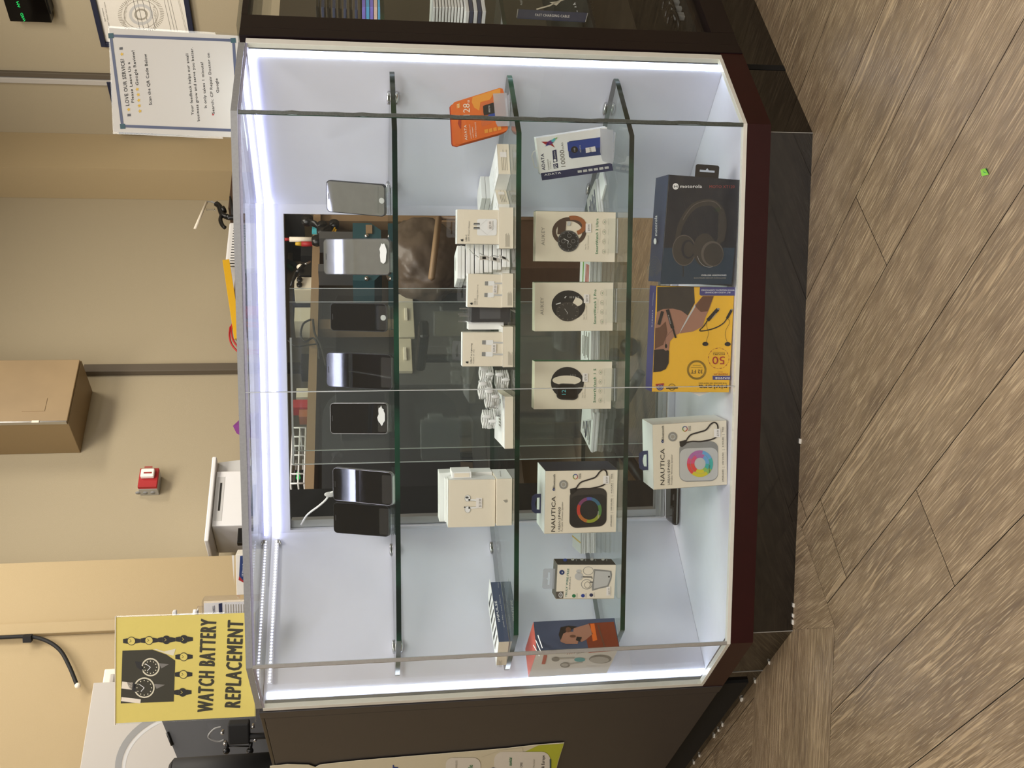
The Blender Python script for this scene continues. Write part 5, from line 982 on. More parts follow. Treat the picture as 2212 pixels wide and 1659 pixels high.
def review():
    c = (0, 0, 3.95); n = Vector((-.12, -1, 0)).normalized(); o = Vector((.6, .37, 1.1)); px = ((1000, 1138), (900, 250), (1975, 1165), (2020, 300)); M, W, H = frame4(*px, o, n, c); top = M.translation.z+H; M.translation.z = ZT+.008; H = top-M.translation.z
    t = thing('counter_sign', 'white printed review request sign in a clear holder on the right', 'sign', M @ Vector((W/2, 0, 0)))
    mb = MB(); mb.box((0, 0, 0), (W, .001, H), 'sheet', M); F = Face(mb, M @ Vector((0, -.0002, 0)), n, c)
    for p, q in (((945, 305), (1995, 345)), ((945, 305), (1045, 1075)), ((1045, 1075), (1985, 1112)), ((1992, 345), (2010, 640))): F.line([p, q], 24, 'moto_side', 1)
    for x, y in ((945, 305), (1045, 1078), (1988, 345)): F.poly([(x-22, y-20), (x+22, y-22), (x+26, y+20), (x-18, y+22)], 'tub_teal', 2)
    for s_, p, q, h in (('LOVE OUR SERVICE?', (1103, 900), (1057, 500), 32), ('Please Leave Us a', (1145, 875), (1108, 530), 24), ('Google Review!', (1183, 725), (1145, 430), 26), ('Scan the QR Code Below', (1297, 895), (1250, 460), 26), ('Your feedback helps our small', (1655, 980), (1606, 458), 24), ('business grow and serve you better.', (1705, 1032), (1645, 405), 24), ('It only takes 1 minute!', (1766, 920), (1732, 530), 24), ('Search: CP Repair Doctor on', (1832, 970), (1787, 452), 24), ('Google', (1870, 790), (1857, 670), 24)): F.text(s_, p, q, h, 'ink', True, 1)
    for x, y in ((1195, 948), (1189, 902), (1184, 856), (1180, 808), (1171, 762), (1098, 935), (1040, 462)):
        P = [(x+(18 if k % 2 == 0 else 8)*math.cos(k*math.pi/5+math.pi), y+(18 if k % 2 == 0 else 8)*math.sin(k*math.pi/5+math.pi)) for k in range(10)]; F.poly(P, 'gold', 1)
    for x, y in ((1102, 982), (1033, 414)): F.poly([(x-14, y-10), (x+14, y-12), (x+14, y+10), (x-14, y+12)], 'grey_dk', 1)
    F.ell(1818, 978, 8, 7, 'red', 1)
    mb.build('printed_sheet', t); h = MB(); h.box((-.004, .0015, -.004), (W+.004, .003, H+.002), 'acrylic', M); h.box((-.004, -.02, -.0065), (W+.004, .05, -.004), 'acrylic', M); h.build('sign_holder', t)
review()
def poster():
    c = (560, 1580, 3.2529); o = ML @ Vector((-.5, -.004, .5)); n = NL
    pts = [(75, 245), (200, 232), (350, 236), (395, 252), (425, 236), (520, 224), (700, 205), (1000, 180), (1250, 160), (1500, 140), (1750, 118), (1950, 95), (2143, 80), (2105, 200), (2020, 520), (75, 520)]
    mb = MB(); F = Face(mb, o, n, c); P = [F.p(x, y, 0) for x, y in pts]; N = len(P); bk = [v-n*.001 for v in P]; bm = bmesh.new(); bv = [bm.verts.new(v) for v in P]
    for i in range(N): bm.edges.new((bv[i], bv[(i+1) % N]))
    bmesh.ops.triangle_fill(bm, use_beauty=True, edges=bm.edges[:], normal=n); mb.addbm(bm, 'poster_cream'); mb.add(P+bk, [(i, (i+1) % N, N+(i+1) % N, N+i) for i in range(N)], 'poster_cream')
    F.poly([(1850, 150), (1960, 98), (2140, 84), (2102, 200), (2020, 515), (1900, 515)], 'poster_green', 1); F.poly([(1560, 180), (1700, 130), (1850, 112), (1880, 515), (1560, 515)], 'poster_cream', 2)
    F.poly([(x, y) for x, y in rrect(1650, 140, 2045, 700, 60)], 'paper', 3); F.poly([(x, y) for x, y in rrect(1310, 182, 1555, 700, 50)], 'paper', 3); F.line([(2045, 190), (2048, 500)], 10, 'tub_teal', 4)
    F.text('movistar', (1775, 236), (1775, 178), 26, 'green', True, 4); F.text('ORE', (1848, 250), (1850, 215), 18, 'ink', False, 4); F.text('Movistar', (1935, 250), (1935, 190), 14, 'ink_lt', False, 4); F.text('Mexico & Europe', (2000, 330), (2005, 165), 22, 'ink', True, 4); F.text('WIRELESS', (1392, 258), (1392, 200), 14, 'ink_lt', False, 4); F.text('Mobile', (1498, 330), (1500, 232), 34, 'green', True, 4); F.text('Repair', (975, 420), (975, 234), 60, 'blue', True, 2); F.ell(1645, 290, 36, 40, 'blue_dk', 4)
    tag(mb.build('poster'), 'torn cream and lime green phone plan poster taped on left counter', 'poster')
poster()
MLc = lambda y, x0, x1, Y: rect_px(x0, x1, y[0], y[1], Y)
def rect_px(x0, x1, yr, yl, Y):
    xm = (x0+x1)/2; ym = (yr+yl)/2; return atY(xm, yl, Y).x, atY(xm, yr, Y).x, atY(x1, ym, Y).z, atY(x0, ym, Y).z
def sanitizer():
    Y = .62; X0, X1, zz, zt = rect_px(438, 530, 1290, 1345, Y); cx = (X0+X1)/2; z0 = ZT-.003
    t = thing('sanitizer_bottle', 'clear hand sanitizer pump bottle half hidden behind the yellow sign', 'bottle', (cx, Y, z0)); w_ = (X1-X0)/2; zt = max(zt, z0+.06); mb = MB()
    mb.box((cx-w_, Y-.02, z0), (cx+w_, Y+.02, zt), 'clear_pack', None, .006); mb.cyl((cx, Y, zt), (cx, Y, zt+.012), .012, 'clear_pack'); mb.build('bottle_body', t)
    l = MB(); l.box((cx-w_+.003, Y-.0208, z0+.002), (cx+w_-.006, Y-.0202, zt-.006), 'card_white'); F = Face(l, Vector((0, Y-.021, 0)), NF, (0, 1239, 3.95)); F.text('PURELL', (1838, 335), (1832, 272), 22, 'navy', True, 1); F.poly([(1865, 258), (1895, 250), (1898, 338), (1868, 338)], 'navy', 1)
    for x in range(1925, 2090, 22): F.line([(x, 262), (x+2, 335)], 7, 'ink_lt', 1)
    l.build('label', t)
    p = MB(); top = atY(378, 1325, Y); p.cyl((cx-.01, Y, zt+.012), (cx-.01, Y, zt+.022), .014, 'white_paint'); p.cyl((cx-.01, Y, zt+.022), (cx-.01, Y, top.z), .005, 'white_paint'); p.box((cx-.03, Y-.007, top.z-.004), (cx+.004, Y+.007, top.z+.005), 'white_paint', None, .002); p.build('pump', t)
sanitizer()
def cardbox():
    Y = .96; X0, X1, zz, zt = rect_px(510, 530, 1198, 1285, Y); t = MB(); t.box((X0, Y, ZT-.0035), (X1, Y+.05, zt), 'paper', None, .001); F = Face(t, Vector((0, Y-.0006, 0)), NF, (490, 1120, 3.77))
    F.poly([(108, 305), (152, 300), (152, 525), (100, 470)], 'blue_dk', 1); F.poly([(100, 470), (152, 525), (152, 530), (95, 500)], 'red', 2); F.text('CP Repair Doctor', (132, 470), (140, 322), 11, 'white', True, 2); F.poly([(60, 540), (40, 300), (60, 300)], 'paper', 0)
    tag(t.build('card_box'), 'white business card box with blue and red corner behind the counter edge', 'box')
cardbox()
def leftthings():
    # black screen panel and clamp on the left counter
    n = Vector((.25, -1, 0)).normalized(); o = Vector((-1.0, .8, 1.2)); q = [onplane(x, y, o, n) for x, y in ((338, 1530), (384, 1640), (640, 1640), (640, 1530))]; q[2].z = q[3].z = ZT-.0035+.006
    t = thing('screen', 'dark grey flat screen standing on the left counter behind yellow sign', 'screen', (q[2]+q[3])/2); mb = MB(); bk = [v-n*.012 for v in q]; mb.add(q+bk, [(0, 1, 2, 3), (7, 6, 5, 4), (0, 4, 5, 1), (1, 5, 6, 2), (2, 6, 7, 3), (3, 7, 4, 0)], 'grey_dk'); mb.build('panel', t)
    mb = MB(); a, b = onplane(361, 1582, o+n*.003, n), onplane(372, 1610, o+n*.003, n); mb.tube([a, b], .004, 'black_plastic'); mb.build('clip', t); mb = MB(); mb.box((q[2].x-.02, q[2].y-.01, ZT-.0035), (q[3].x+.02, q[2].y+.05, ZT+.002), 'black_plastic'); mb.build('foot', t)
    o2 = Vector((-.9, .66, 1.2)); P = lambda x, y, d=0: onplane(x, y, o2+Vector((0, d, 0)), NF)
    t = thing('clamp_stand', 'black clamp with silver screws in front of the dark screen', 'clamp', P(590, 1590)); mb = MB(); c = P(517, 1585); e = P(517, 1572); 
    z = lambda x, y: P(x, y)
    a = z(540, 1604); b = z(492, 1562); mb.box((min(a.x, b.x), .65, min(a.z, b.z)), (max(a.x, b.x), .68, max(a.z, b.z)), 'black_matte', None, .004); mb.tube([z(540, 1590), z(560, 1590), Vector((z(560, 1590).x, .66, ZT-.002))], .008, 'black_matte'); mb.build('clamp_body', t)
    mb = MB()
    for x, y in ((480, 1583), (486, 1606), (546, 1570), (551, 1598)): p = z(x, y); mb.cyl(p, p+Vector((0, .012, 0)), .004, 'steel'); mb.ball(p, .005, 'steel')
    mb.build('screws', t)
    mb = MB()
    for y in (1622, ): 
        for x in (489, 540): p = z(x, y); mb.ball(p, .009, 'black_plastic'); mb.tube([p, z(x+2, 1604)], .005, 'black_plastic')
    mb.tube([z(489, 1612), z(540, 1612)], .002, 'black_plastic'); mb.build('knobs', t)
    mb = MB(); a = z(446, 1562); b = z(478, 1596); mb.add([z(446, 1561), z(460, 1603), z(482, 1600), z(478, 1565)], [(0, 1, 2, 3)], 'clear_pack'); mb.tube(spline([z(478, 1570), z(462, 1575), z(450, 1592), z(470, 1602), z(484, 1598)], 5), .0022, 'grey'); mb.build('plastic_bag', t)
    o3 = Vector((-.9, .50, 1.2)); a = onplane(365, 1645, o3, NF); mb = MB(); r = .035; mb.cyl((a.x-r+.004, .5, ZT-.0035), (a.x-r+.004, .5, a.z-.01), r, 'black_matte', n=28); mb.cyl((a.x-r+.004, .5, a.z-.01), (a.x-r+.004, .5, a.z), r, 'black_matte', r-.012, n=28); tag(mb.build('canister'), 'tall matte black canister cut off by the lower left of the scene', 'canister')
leftthings()
# ================================================================== BACK OF THE SHOP
def A4(a, b, z): return MA @ Vector((a, b, z))
def PA(x, y, b): return onplane(x, y, A4(0, b, 0), NR)
def Abox(mb, px, b, th, m, bev=.001, z0=None):
    a0, a1, zz, z1 = rectA(*px, b); mb.box((a0, b, z0 if z0 is not None else zz), (a1, b+th, z1), m, MA, bev); return a0, a1, zz, z1
bz = PA(669, 740, 1.49).z
BT = thing('work_bench', 'wooden edged repair bench along the back wall', 'bench', A4(1.2, 1.49, 0))
a0 = ab(pl)[0]+.012; a1 = ab(PA(675, 300, 1.49))[0]
mb = MB(); mb.box((a0, 1.49, bz-.028), (a1, BW-.003, bz), 'wood_md', MA, .002); mb.box((a0, 1.487, bz-.029), (a1, 1.49, bz+.001), 'wood_lt', MA); mb.build('bench_top', BT)
for a in (a0+.05, a0+.9, a1-.5, a1-.06): mb = MB(); mb.box((a, 1.52, 0), (a+.05, 1.57, bz-.029), 'wood_lt', MA); mb.build('leg', BT)
mb = MB(); mb.box((a0, 1.78, .25), (a1, 1.80, bz-.03), 'wall_trim_grey', MA); mb.build('back_panel', BT)
sz = PA(588, 700, 1.62).z
WS = thing('wall_shelf', 'narrow shelf on the back wall above the work bench', 'shelf', A4(1.2, 1.8, sz)); mb = MB(); mb.box((a0+.1, 1.60, sz-.018), (a1, BW-.002, sz), 'wood_md', MA); mb.build('board', WS)
for a in (a0+.3, a1-.3): mb = MB(); mb.box((a, 1.66, sz-.10), (a+.015, BW-.002, sz-.0185), 'grey_dk', MA); mb.build('bracket', WS)
# on the wall shelf, tops peek over the counter glass
def on_shelf(name, label, cat, px, b, th, m, **k):
    mb = MB(); Abox(mb, px, b, th, m, z0=sz+.0008, **k); return tag(mb.build(name), label, cat)
t = thing('power_supply', 'white vented power supply unit on the back wall shelf', 'power supply', PA(560, 530, 1.65)); mb = MB(); a0_, a1_, _, zt = Abox(mb, (490, 560, 480, 579), 1.65, .16, 'white_paint', .008, z0=sz+.0008); mb.build('unit_body', t); mb = MB()
for i in range(16): f = (i+.6)/17; aa = a0_+(a1_-a0_)*f; mb.box((aa-.0025, 1.6488, zt-.075), (aa+.0015, 1.6496, zt-.02), 'gap_black', MA)
mb.build('vent_slots', t)
mb = MB(); c = [PA(x, y, 1.58) for x, y in ((484, 560), (484, 572), (509, 733), (521, 733), (519, 721), (495, 560))]; p0, p1 = PA(488, 562, 1.615), PA(514, 732, 1.615); d = p1-p0; Mx = Matrix.Translation(p0) @ d.to_track_quat('X', 'Z').to_matrix().to_4x4(); L = d.length
t = thing('level_ruler', 'yellow ruler with black marks leaning on the wall shelf items', 'ruler', (p0+p1)/2); mb.box((0, -.004, -.014), (L, .004, .014), 'yellow', Mx, .001); 
for i in range(26): mb.box((.045+i*L*.035, -.0046, -.012), (.0475+i*L*.035, -.0042, -.004 if i % 5 else .002), 'ink', Mx)
mb.box((0, -.0046, -.014), (.035, -.0042, .014), 'gold', Mx); mb.build('ruler_body', t)
t = thing('table_clamp', 'black table clamp with steel bar and spring on the wall shelf', 'clamp', PA(560, 465, 1.70)); P = lambda x, y: PA(x, y, 1.70)
mb = MB(); mb.tube(spline([P(467, 440), P(474, 446), P(480, 462), P(490, 468), P(505, 470), P(600, 470)], 6), .013, 'black_plastic'); mb.tube(spline([P(480, 462), P(476, 474), P(480, 486), P(486, 492)], 5), .009, 'black_plastic'); mb.cyl(P(478, 455), P(486, 452), .017, 'black_plastic'); mb.tube([P(505, 468), P(497, 425)], [.012, .004], 'black_matte'); mb.build('clamp_body', t)
mb = MB(); mb.tube([P(446, 437), P(421, 494)], .006, 'cream'); mb.build('bar', t); mb = MB(); mb.tube([P(446+i*1.1, 453+(1.8 if i % 2 else -1.8)) for i in range(18)], .0018, 'steel'); mb.tube([P(447, 436), P(458, 436), P(467, 440)], .004, 'grey'); mb.build('spring', t)
on_shelf('tool_case', 'reddish brown case at the right end of the wall shelf', 'case', (497, 560, 372, 450), 1.72, .1, 'brown'); on_shelf('tape_pack', 'brown and navy pack under the yellow ruler', 'pack', (506, 560, 590, 650), 1.66, .06, 'wood_md'); on_shelf('red_box', 'red and white box under the low end of the yellow ruler', 'box', (507, 560, 661, 681), 1.64, .06, 'red'); on_shelf('battery_pack', 'navy box beside the red box on the wall shelf', 'box', (508, 560, 684, 715), 1.66, .06, 'navy')
mb = MB(); P = lambda x, y: PA(x, y, 1.63); pts = [P(560, 706), P(505, 703), P(496, 716), P(498, 738), P(508, 754), P(521, 762), P(560, 764)]; mb.tube(spline(pts, 6), .0035, 'red'); mb.tube(spline([p+Vector((.012, 0, -.008)) for p in pts], 6), .0035, 'red'); tag(mb.build('red_cable'), 'looped red cable hanging over the low end of the ruler', 'cable')
mb = MB(); a = PA(522, 920, 1.66); mb.add([PA(x, y, 1.66+d) for x, y, d in ((560, 890, 0), (515, 897, .03), (519, 905, 0), (503, 920, .01), (511, 936, .02), (523, 943, 0), (560, 948, 0), (535, 915, -.05))], [(0, 1, 7), (1, 2, 7), (2, 3, 7), (3, 4, 7), (4, 5, 7), (5, 6, 7), (0, 7, 6), (0, 6, 5, 4, 3, 2, 1)], 'purple'); tag(mb.build('purple_cloth'), 'crumpled purple bag beside the white printer', 'bag')
def printer():
    t = thing('label_printer', 'white compact printer with raised lid on the back shelf', 'printer', PA(560, 1080, 1.62)); b = 1.63
    A, B, _, z1 = rectA(462, 560, 1017, 1135, b); mb = MB(); mb.box((A, b, sz+.0008), (B, b+.19, z1), 'white_paint', MA, .004); mb.box((A+.02, b-.0008, z1-.032), (B-.025, b-.0002, z1-.006), 'grey_lt', MA); mb.box((A+.06, b-.0012, z1-.024), (B-.05, b-.0009, z1-.017), 'ink', MA); mb.box((A+.035, b-.001, sz+.02), (B-.06, b-.0004, sz+.035), 'tub_teal', MA); mb.build('printer_body', t)
    mb = MB(); A2, B2, _, z2 = rectA(450, 560, 985, 1166, b-.02); mb.box((A2, b-.02, z1+.0006), (B2, b+.22, z1+.016), 'white_paint', MA, .004); mb.build('lid', t)
    mb = MB(); q0 = B2; mb.add([MA @ Vector(v) for v in ((B+.0015, b+.02, sz+.001), (B+.07, b+.02, sz+.001), (B2, b+.02, z1), (B+.0015, b+.02, z1), (B+.0015, b+.2, sz+.001), (B+.07, b+.2, sz+.001), (B2, b+.2, z1), (B+.0015, b+.2, z1))], [(0, 1, 2, 3), (7, 6, 5, 4), (0, 4, 5, 1), (1, 5, 6, 2), (2, 6, 7, 3), (3, 7, 4, 0)], 'grey_lt'); mb.build('paper_tray', t)
printer()
on_shelf('black_adapter', 'small black adapter left of the white printer', 'adapter', (513, 560, 1140, 1172), 1.60, .02, 'black_plastic')
# bench clutter (all of it stands on the bench)
def bench(name, label, cat, px, b, th, m, **k):
    mb = MB(); Abox(mb, px, b, th, m, z0=bz+.0012, **k); return tag(mb.build(name), label, cat)
def benchcyl(name, label, cat, y, xt, r, b, m, cap=None):
    p = PA(xt, y, b); q = Vector((p.x, p.y, bz+.0012)); mb = MB(); mb.cyl(q, p-Vector((0, 0, .02)), r, m); 
    if not cap: mb.cyl(p-Vector((0, 0, .02)), p, r, m, r*.7); return tag(mb.build(name), label, cat)
    t = thing(name, label, cat, q); mb.build('bottle_body', t); mb = MB(); mb.cyl(p-Vector((0, 0, .0195)), p, r*.6, cap); mb.build('cap', t); return t
benchcyl('glue_bottle', 'slim cream glue bottle with a red cap on the bench', 'bottle', 517, 615, .011, 1.60, 'cream', 'red')
bench('flux_box', 'black box stood on the bench near the red striped tool', 'box', (650, 668, 530, 552), 1.62, .05, 'gap_black')
t = thing('solder_station', 'dark soldering station with a cream funnel tip on the bench', 'soldering station', PA(668, 585, 1.55)); mb = MB(); A, B, _, z1 = Abox(mb, (646, 668, 566, 596), 1.56, .10, 'black_plastic', .004, z0=bz+.0012); mb.build('station_body', t); mb = MB(); p = A4((A+B)/2, 1.548, z1-.006); mb.cyl(p, p+A4(0, -.012, 0), .016, 'cream', .006); mb.build('funnel', t)
t = thing('control_unit', 'cream control unit with two dark knobs on the bench', 'control unit', PA(668, 610, 1.55)); mb = MB(); A, B, _, z1 = Abox(mb, (636, 668, 598, 626), 1.53, .08, 'cream_unit', .003, z0=bz+.0012); mb.build('unit_body', t)
for f in (.3, .7): k = MB(); p = A4(A+(B-A)*f, 1.529, z1-.02); k.cyl(p, p+A4(0, -.01, 0), .011, 'black_plastic'); k.build('knob', t)
mb = MB(); P = lambda x, y: PA(x, y, 1.50); mb.tube([P(657, 572), P(640, 590)], .008, 'black_plastic'); mb.tube([P(640, 590), P(628, 618)], [.009, .005], 'black_plastic'); mb.tube([P(657, 572), Vector((P(657, 565).x, P(657, 565).y, bz+.006))], .004, 'steel'); tag(mb.build('soldering_iron'), 'black handled soldering iron leaning above the bench edge', 'soldering iron')
mb = MB(); P = lambda x, y: PA(x, y, BW-.02); mb.tube([P(619, 565), P(636, 572), P(643, 577)], [.014, .014, .006], 'tub_teal'); mb.tube([P(617, 572), P(633, 582)], .012, 'green'); tag(mb.build('pliers'), 'dark green handled pliers hanging on the back wall', 'pliers')
mb = MB(); A, B, z0_, z1 = rectA(633, 664, 530, 556, BW-.03); mb.box((A, BW-.03, z0_), (B, BW-.004, z1), 'black_matte', MA, .003); mb.tube([PA(640, 500, BW-.015), PA(637, 532, BW-.015)], .003, 'ink'); tag(mb.build('wall_charger_block'), 'black square block hung on the wall above the bench', 'charger')
mb = MB(); A, B, z0_, z1 = rectA(674, 700, 486, 503, 1.478); mb.box((A, 1.478, z0_), (B, 1.4865, z1), 'cyan', MA); tag(mb.build('cleaning_cloth'), 'pale teal cloth hanging from the bench edge', 'cloth')
t = thing('microscope_arm', 'black jointed microscope arm hanging in front of the bench', 'microscope arm', PA(672, 480, 1.45)); P = lambda x, y: PA(x, y, 1.45)
mb = MB(); mb.tube([P(664, 478), P(680, 484), P(700, 500), P(722, 486)], .014, 'black_plastic'); mb.tube([P(684, 520), P(700, 500)], .012, 'black_matte'); mb.build('arm', t); mb = MB()
for x, y, r in ((664, 476, .024), (700, 500, .03), (685, 520, .022), (722, 485, .02), (696, 488, .02)): p = P(x, y); mb.cyl(p+A4(0, -.012, 0), p+A4(0, .012, 0), r, 'black_plastic')
mb.build('joint', t); mb = MB(); mb.tube(spline([P(715, 505), P(722, 495), P(724, 488)], 4), .004, 'yellow'); mb.tube([P(722, 508), P(726, 496)], .004, 'yellow'); mb.build('cable_band', t)
t = thing('red_driver', 'red and yellow handled screwdriver standing on the bench', 'screwdriver', PA(668, 528, 1.58)); mb = MB(); p = PA(672, 527, 1.56); p.z = bz+.0012; mb.cyl(p, p+Vector((0, 0, .05)), .011, 'red'); mb.cyl(p+Vector((0, 0, .05)), p+Vector((0, 0, .075)), .011, 'gold', .006); mb.build('handle', t)
# cables and small black gadgets between the door panes
mb = MB(); P = lambda x, y: PA(x, y, 1.46); mb.tube(spline([P(672, 690), P(655, 700), P(650, 725), P(660, 738), P(676, 730), P(686, 745), P(690, 775)], 6), .004, 'ink'); mb.tube(spline([P(622, 735), P(640, 748), P(668, 745), P(690, 742)], 6), .003, 'ink'); mb.tube(spline([P(676, 690), P(680, 720), P(694, 750), P(704, 790)], 6), .004, 'ink'); tag(mb.build('loose_cables'), 'tangle of loose black cables hanging at the bench edge', 'cable')
bench('shoe_box', 'pale patterned box on the bench right of the glass door edge', 'box', (636, 668, 664, 694), 1.60, .10, 'cream_unit'); bench('router_box', 'dark navy box standing on the bench between the door panes', 'box', (632, 668, 624, 655), 1.66, .10, 'navy_deep'); bench('black_hub', 'black hub with white light on the bench', 'hub', (650, 668, 764, 800), 1.55, .07, 'black_plastic'); bench('paper_box', 'cream carton on the bench left of the black hub', 'box', (640, 668, 838, 858), 1.6, .08, 'cream_unit'); bench('red_snack_pack', 'red packet standing on the bench', 'packet', (632, 668, 863, 880), 1.56, .05, 'red'); bench('orange_pack', 'brown packet beside the red packet on the bench', 'packet', (646, 668, 884, 900), 1.57, .05, 'brown_lt')
t = thing('wire_rack', 'white wire basket rack standing on the bench at left', 'rack', PA(668, 980, 1.5)); mb = MB(); A, B, _, z1 = rectA(630, 668, 924, 1044, 1.50)
for i in range(7): a = A+(B-A)*i/6; mb.tube([A4(a, 1.5, bz+.004), A4(a, 1.5, z1)], .003, 'white_paint')
for z in (bz+.005, (bz+z1)/2, z1): mb.tube([A4(A, 1.5, z), A4(B, 1.5, z)], .003, 'white_paint'); mb.tube([A4(A, 1.7, z), A4(B, 1.7, z)], .003, 'white_paint'); mb.tube([A4(A, 1.5, z), A4(A, 1.7, z)], .003, 'white_paint'); mb.tube([A4(B, 1.5, z), A4(B, 1.7, z)], .003, 'white_paint')
mb.build('wire_frame', t)
t = thing('charger_hub', 'black charging hub with small green and red lights', 'charger', PA(668, 1036, 1.56)); mb = MB(); A, B, _, z1 = Abox(mb, (634, 668, 1014, 1046), 1.56, .08, 'black_plastic', .003, z0=bz+.0012); mb.build('hub_body', t)
for x, y, m in ((644, 1024, 'led_green_e'), (644, 1032, 'led_green_e'), (662, 1030, 'led_red_e')): p = PA(x, y, 1.558); mb = MB(); mb.ball(p, .008, m); mb.build('indicator_light', t)
# below the bench
def ground(name, label, cat, px, b, th, m, **k):
    mb = MB(); Abox(mb, px, b, th, m, z0=.0015, **k); return tag(mb.build(name), label, cat)
t = thing('tool_bin', 'teal plastic tool bin with a tan label hung under the bench', 'bin', PA(822, 540, 1.40)); mb = MB(); A, B, z0_, z1 = rectA(762, 824, 482, 606, 1.40)
mb.plate([(A, z0_+.03), (A+.04, z0_), (B-.04, z0_), (B, z0_+.04), (B, z1), (A, z1)], [], -.16, 0, 'tub_teal', MA @ Matrix(((1, 0, 0, 0), (0, 0, -1, 1.40), (0, 1, 0, 0), (0, 0, 0, 1)))); mb.build('bin_body', t)
mb = MB(); A2, B2, z2, z3 = rectA(790, 804, 484, 502, 1.39); mb.box((A2, 1.394, z2), (B2, 1.3985, z3), 'wood_lt', MA); mb.build('label', t)
for y in (510, 602): mb = MB(); p = PA(792, y, 1.396); mb.ball(p, .010, 'steel'); mb.build('rivet', t)
mb = MB(); mb.box((A+.05, 1.401, z1+.0005), (A+.09, 1.48, bz-.03), 'grey_dk', MA); mb.box((B-.09, 1.401, z1+.0005), (B-.05, 1.48, bz-.03), 'grey_dk', MA); mb.build('bin_hanger', t)
def bag():
    c = PA(915, 560, 1.32); bm = bmesh.new(); bmesh.ops.create_icosphere(bm, subdivisions=5, radius=1); rnd = random.Random(2)
    from mathutils import noise
    for v in bm.verts:
        d = v.co.normalized(); k = 1+.10*noise.noise(d*2.2)+.055*abs(noise.noise(d*6))+.03*abs(noise.noise(d*14)); v.co = Vector((d.x*.185*k, d.y*.13*k, d.z*.155*k))
    mb = MB(); mb.addbm(bm, 'bag_film', Matrix.Translation(c) @ Matrix.Rotation(math.pi/4, 4, 'Z'), True); o = tag(mb.build('plastic_bag'), 'large crumpled brown plastic bag full of things on the carton', 'bag'); return c
mat('bag_film', '#54483c', .42, noise=.45, nscale=14, bump=.6)
bc = bag(); mb = MB(); A, B, z0_, z1 = rectA(965, 1100, 440, 590, 1.25); mb.box((A, 1.22, .0015), (B, 1.46, bc.z-.157), 'brown', MA, .004); mb.box((A+.0, 1.218, .30), (B, 1.2198, .31), 'wood_lt', MA); tag(mb.build('carton'), 'brown carton under the crumpled plastic bag', 'carton')
mb = MB(); mb.tube([PA(948, 470, 1.10), PA(932, 602, 1.10)], .012, 'wood_lt', n=4); mb.tube([PA(948, 470, 1.10), Vector((PA(948, 470, 1.10).x, PA(948, 470, 1.10).y, .002))], .010, 'wood_md', n=4); tag(mb.build('wood_strip'), 'pale wooden strip on a stick in front of the brown bag', 'wood strip')
t = thing('drawer_unit', 'cream three-drawer unit under the bench', 'drawer unit', PA(1100, 720, 1.40)); mb = MB(); A, B, z0_, z1 = rectA(856, 1100, 632, 830, 1.42); mb.box((A, 1.42, .0015), (B, 1.75, z1), 'grey_dk', MA, .003); mb.build('unit_body', t)
for k, (x0, x1, y0, y1) in enumerate(((860, 894, 634, 726), (860, 890, 730, 800))):
    A, B, z0_, z1 = rectA(x0, x1, y0, y1, 1.40); d = MB(); d.box((A, 1.403, z0_), (B, 1.4195, z1), 'cream_unit', MA, .002); do = d.build('drawer', t); h = MB(); h.box(((A+B)/2-.03, 1.395, (z0_+z1)/2-.006), ((A+B)/2+.03, 1.4025, (z0_+z1)/2+.006), 'cream', MA, .002); h.build('handle', do)
t = thing('blue_bucket', 'blue plastic tub on the floor under the bench', 'tub', PA(1160, 575, 1.50)); mb = MB(); p = PA(1140, 570, 1.42); p.z = .002; mb.cyl(p, p+Vector((0, 0, .17)), .10, 'tub_blue', .13, 28); mb.build('tub_body', t); mb = MB(); mb.tube([p+Vector((.132*math.cos(i*.2618), .132*math.sin(i*.2618), .17)) for i in range(24)], .007, 'tub_blue', closed=True); mb.build('rim', t)
def chair():
    c = PA(1180, 930, .95); t = thing('office_chair', 'black office chair behind the display case, seen through the glass', 'chair', (c.x, c.y, 0))
    Mx = Matrix.Translation((c.x, c.y, 0)) @ Matrix.Rotation(.5, 4, 'Z'); mb = MB(); mb.box((-.23, -.22, .44), (.23, .22, .52), 'black_matte', Mx, .03); mb.build('seat', t)
    mb = MB(); mb.plate(rrect(-.21, 0, .21, .42, .10), [], 0, .05, 'black_matte', Mx @ Matrix.Translation((0, .22, .56)) @ Matrix(((1, 0, 0, 0), (0, 0, -1, 0), (0, 1, 0, 0), (0, 0, 0, 1)))); mb.build('backrest', t)
    mb = MB(); mb.tube([(0, .1, .46), (0, .24, .50), (0, .24, .70)], .02, 'black_plastic', Mx); mb.cyl((0, 0, .12), (0, 0, .44), .025, 'black_plastic', M=Mx); mb.build('column', t)
    for k in range(5): a = k*1.2566; mb = MB(); mb.tube([(0, 0, .13), (.26*math.cos(a), .26*math.sin(a), .08)], [.025, .015], 'black_plastic', Mx); mb.ball((.27*math.cos(a), .27*math.sin(a), .032), .03, 'black_plastic', Mx); mb.build('leg', t)
    for s_ in (-1, 1): mb = MB(); mb.tube(spline([(.2*s_, .1, .46), (.27*s_, .1, .50), (.28*s_, .1, .66)], 4), .014, 'black_plastic', Mx); mb.box((.28*s_-.03, -.12, .66), (.28*s_+.03, .14, .69), 'black_plastic', Mx, .01); mb.build('armrest', t)
chair()
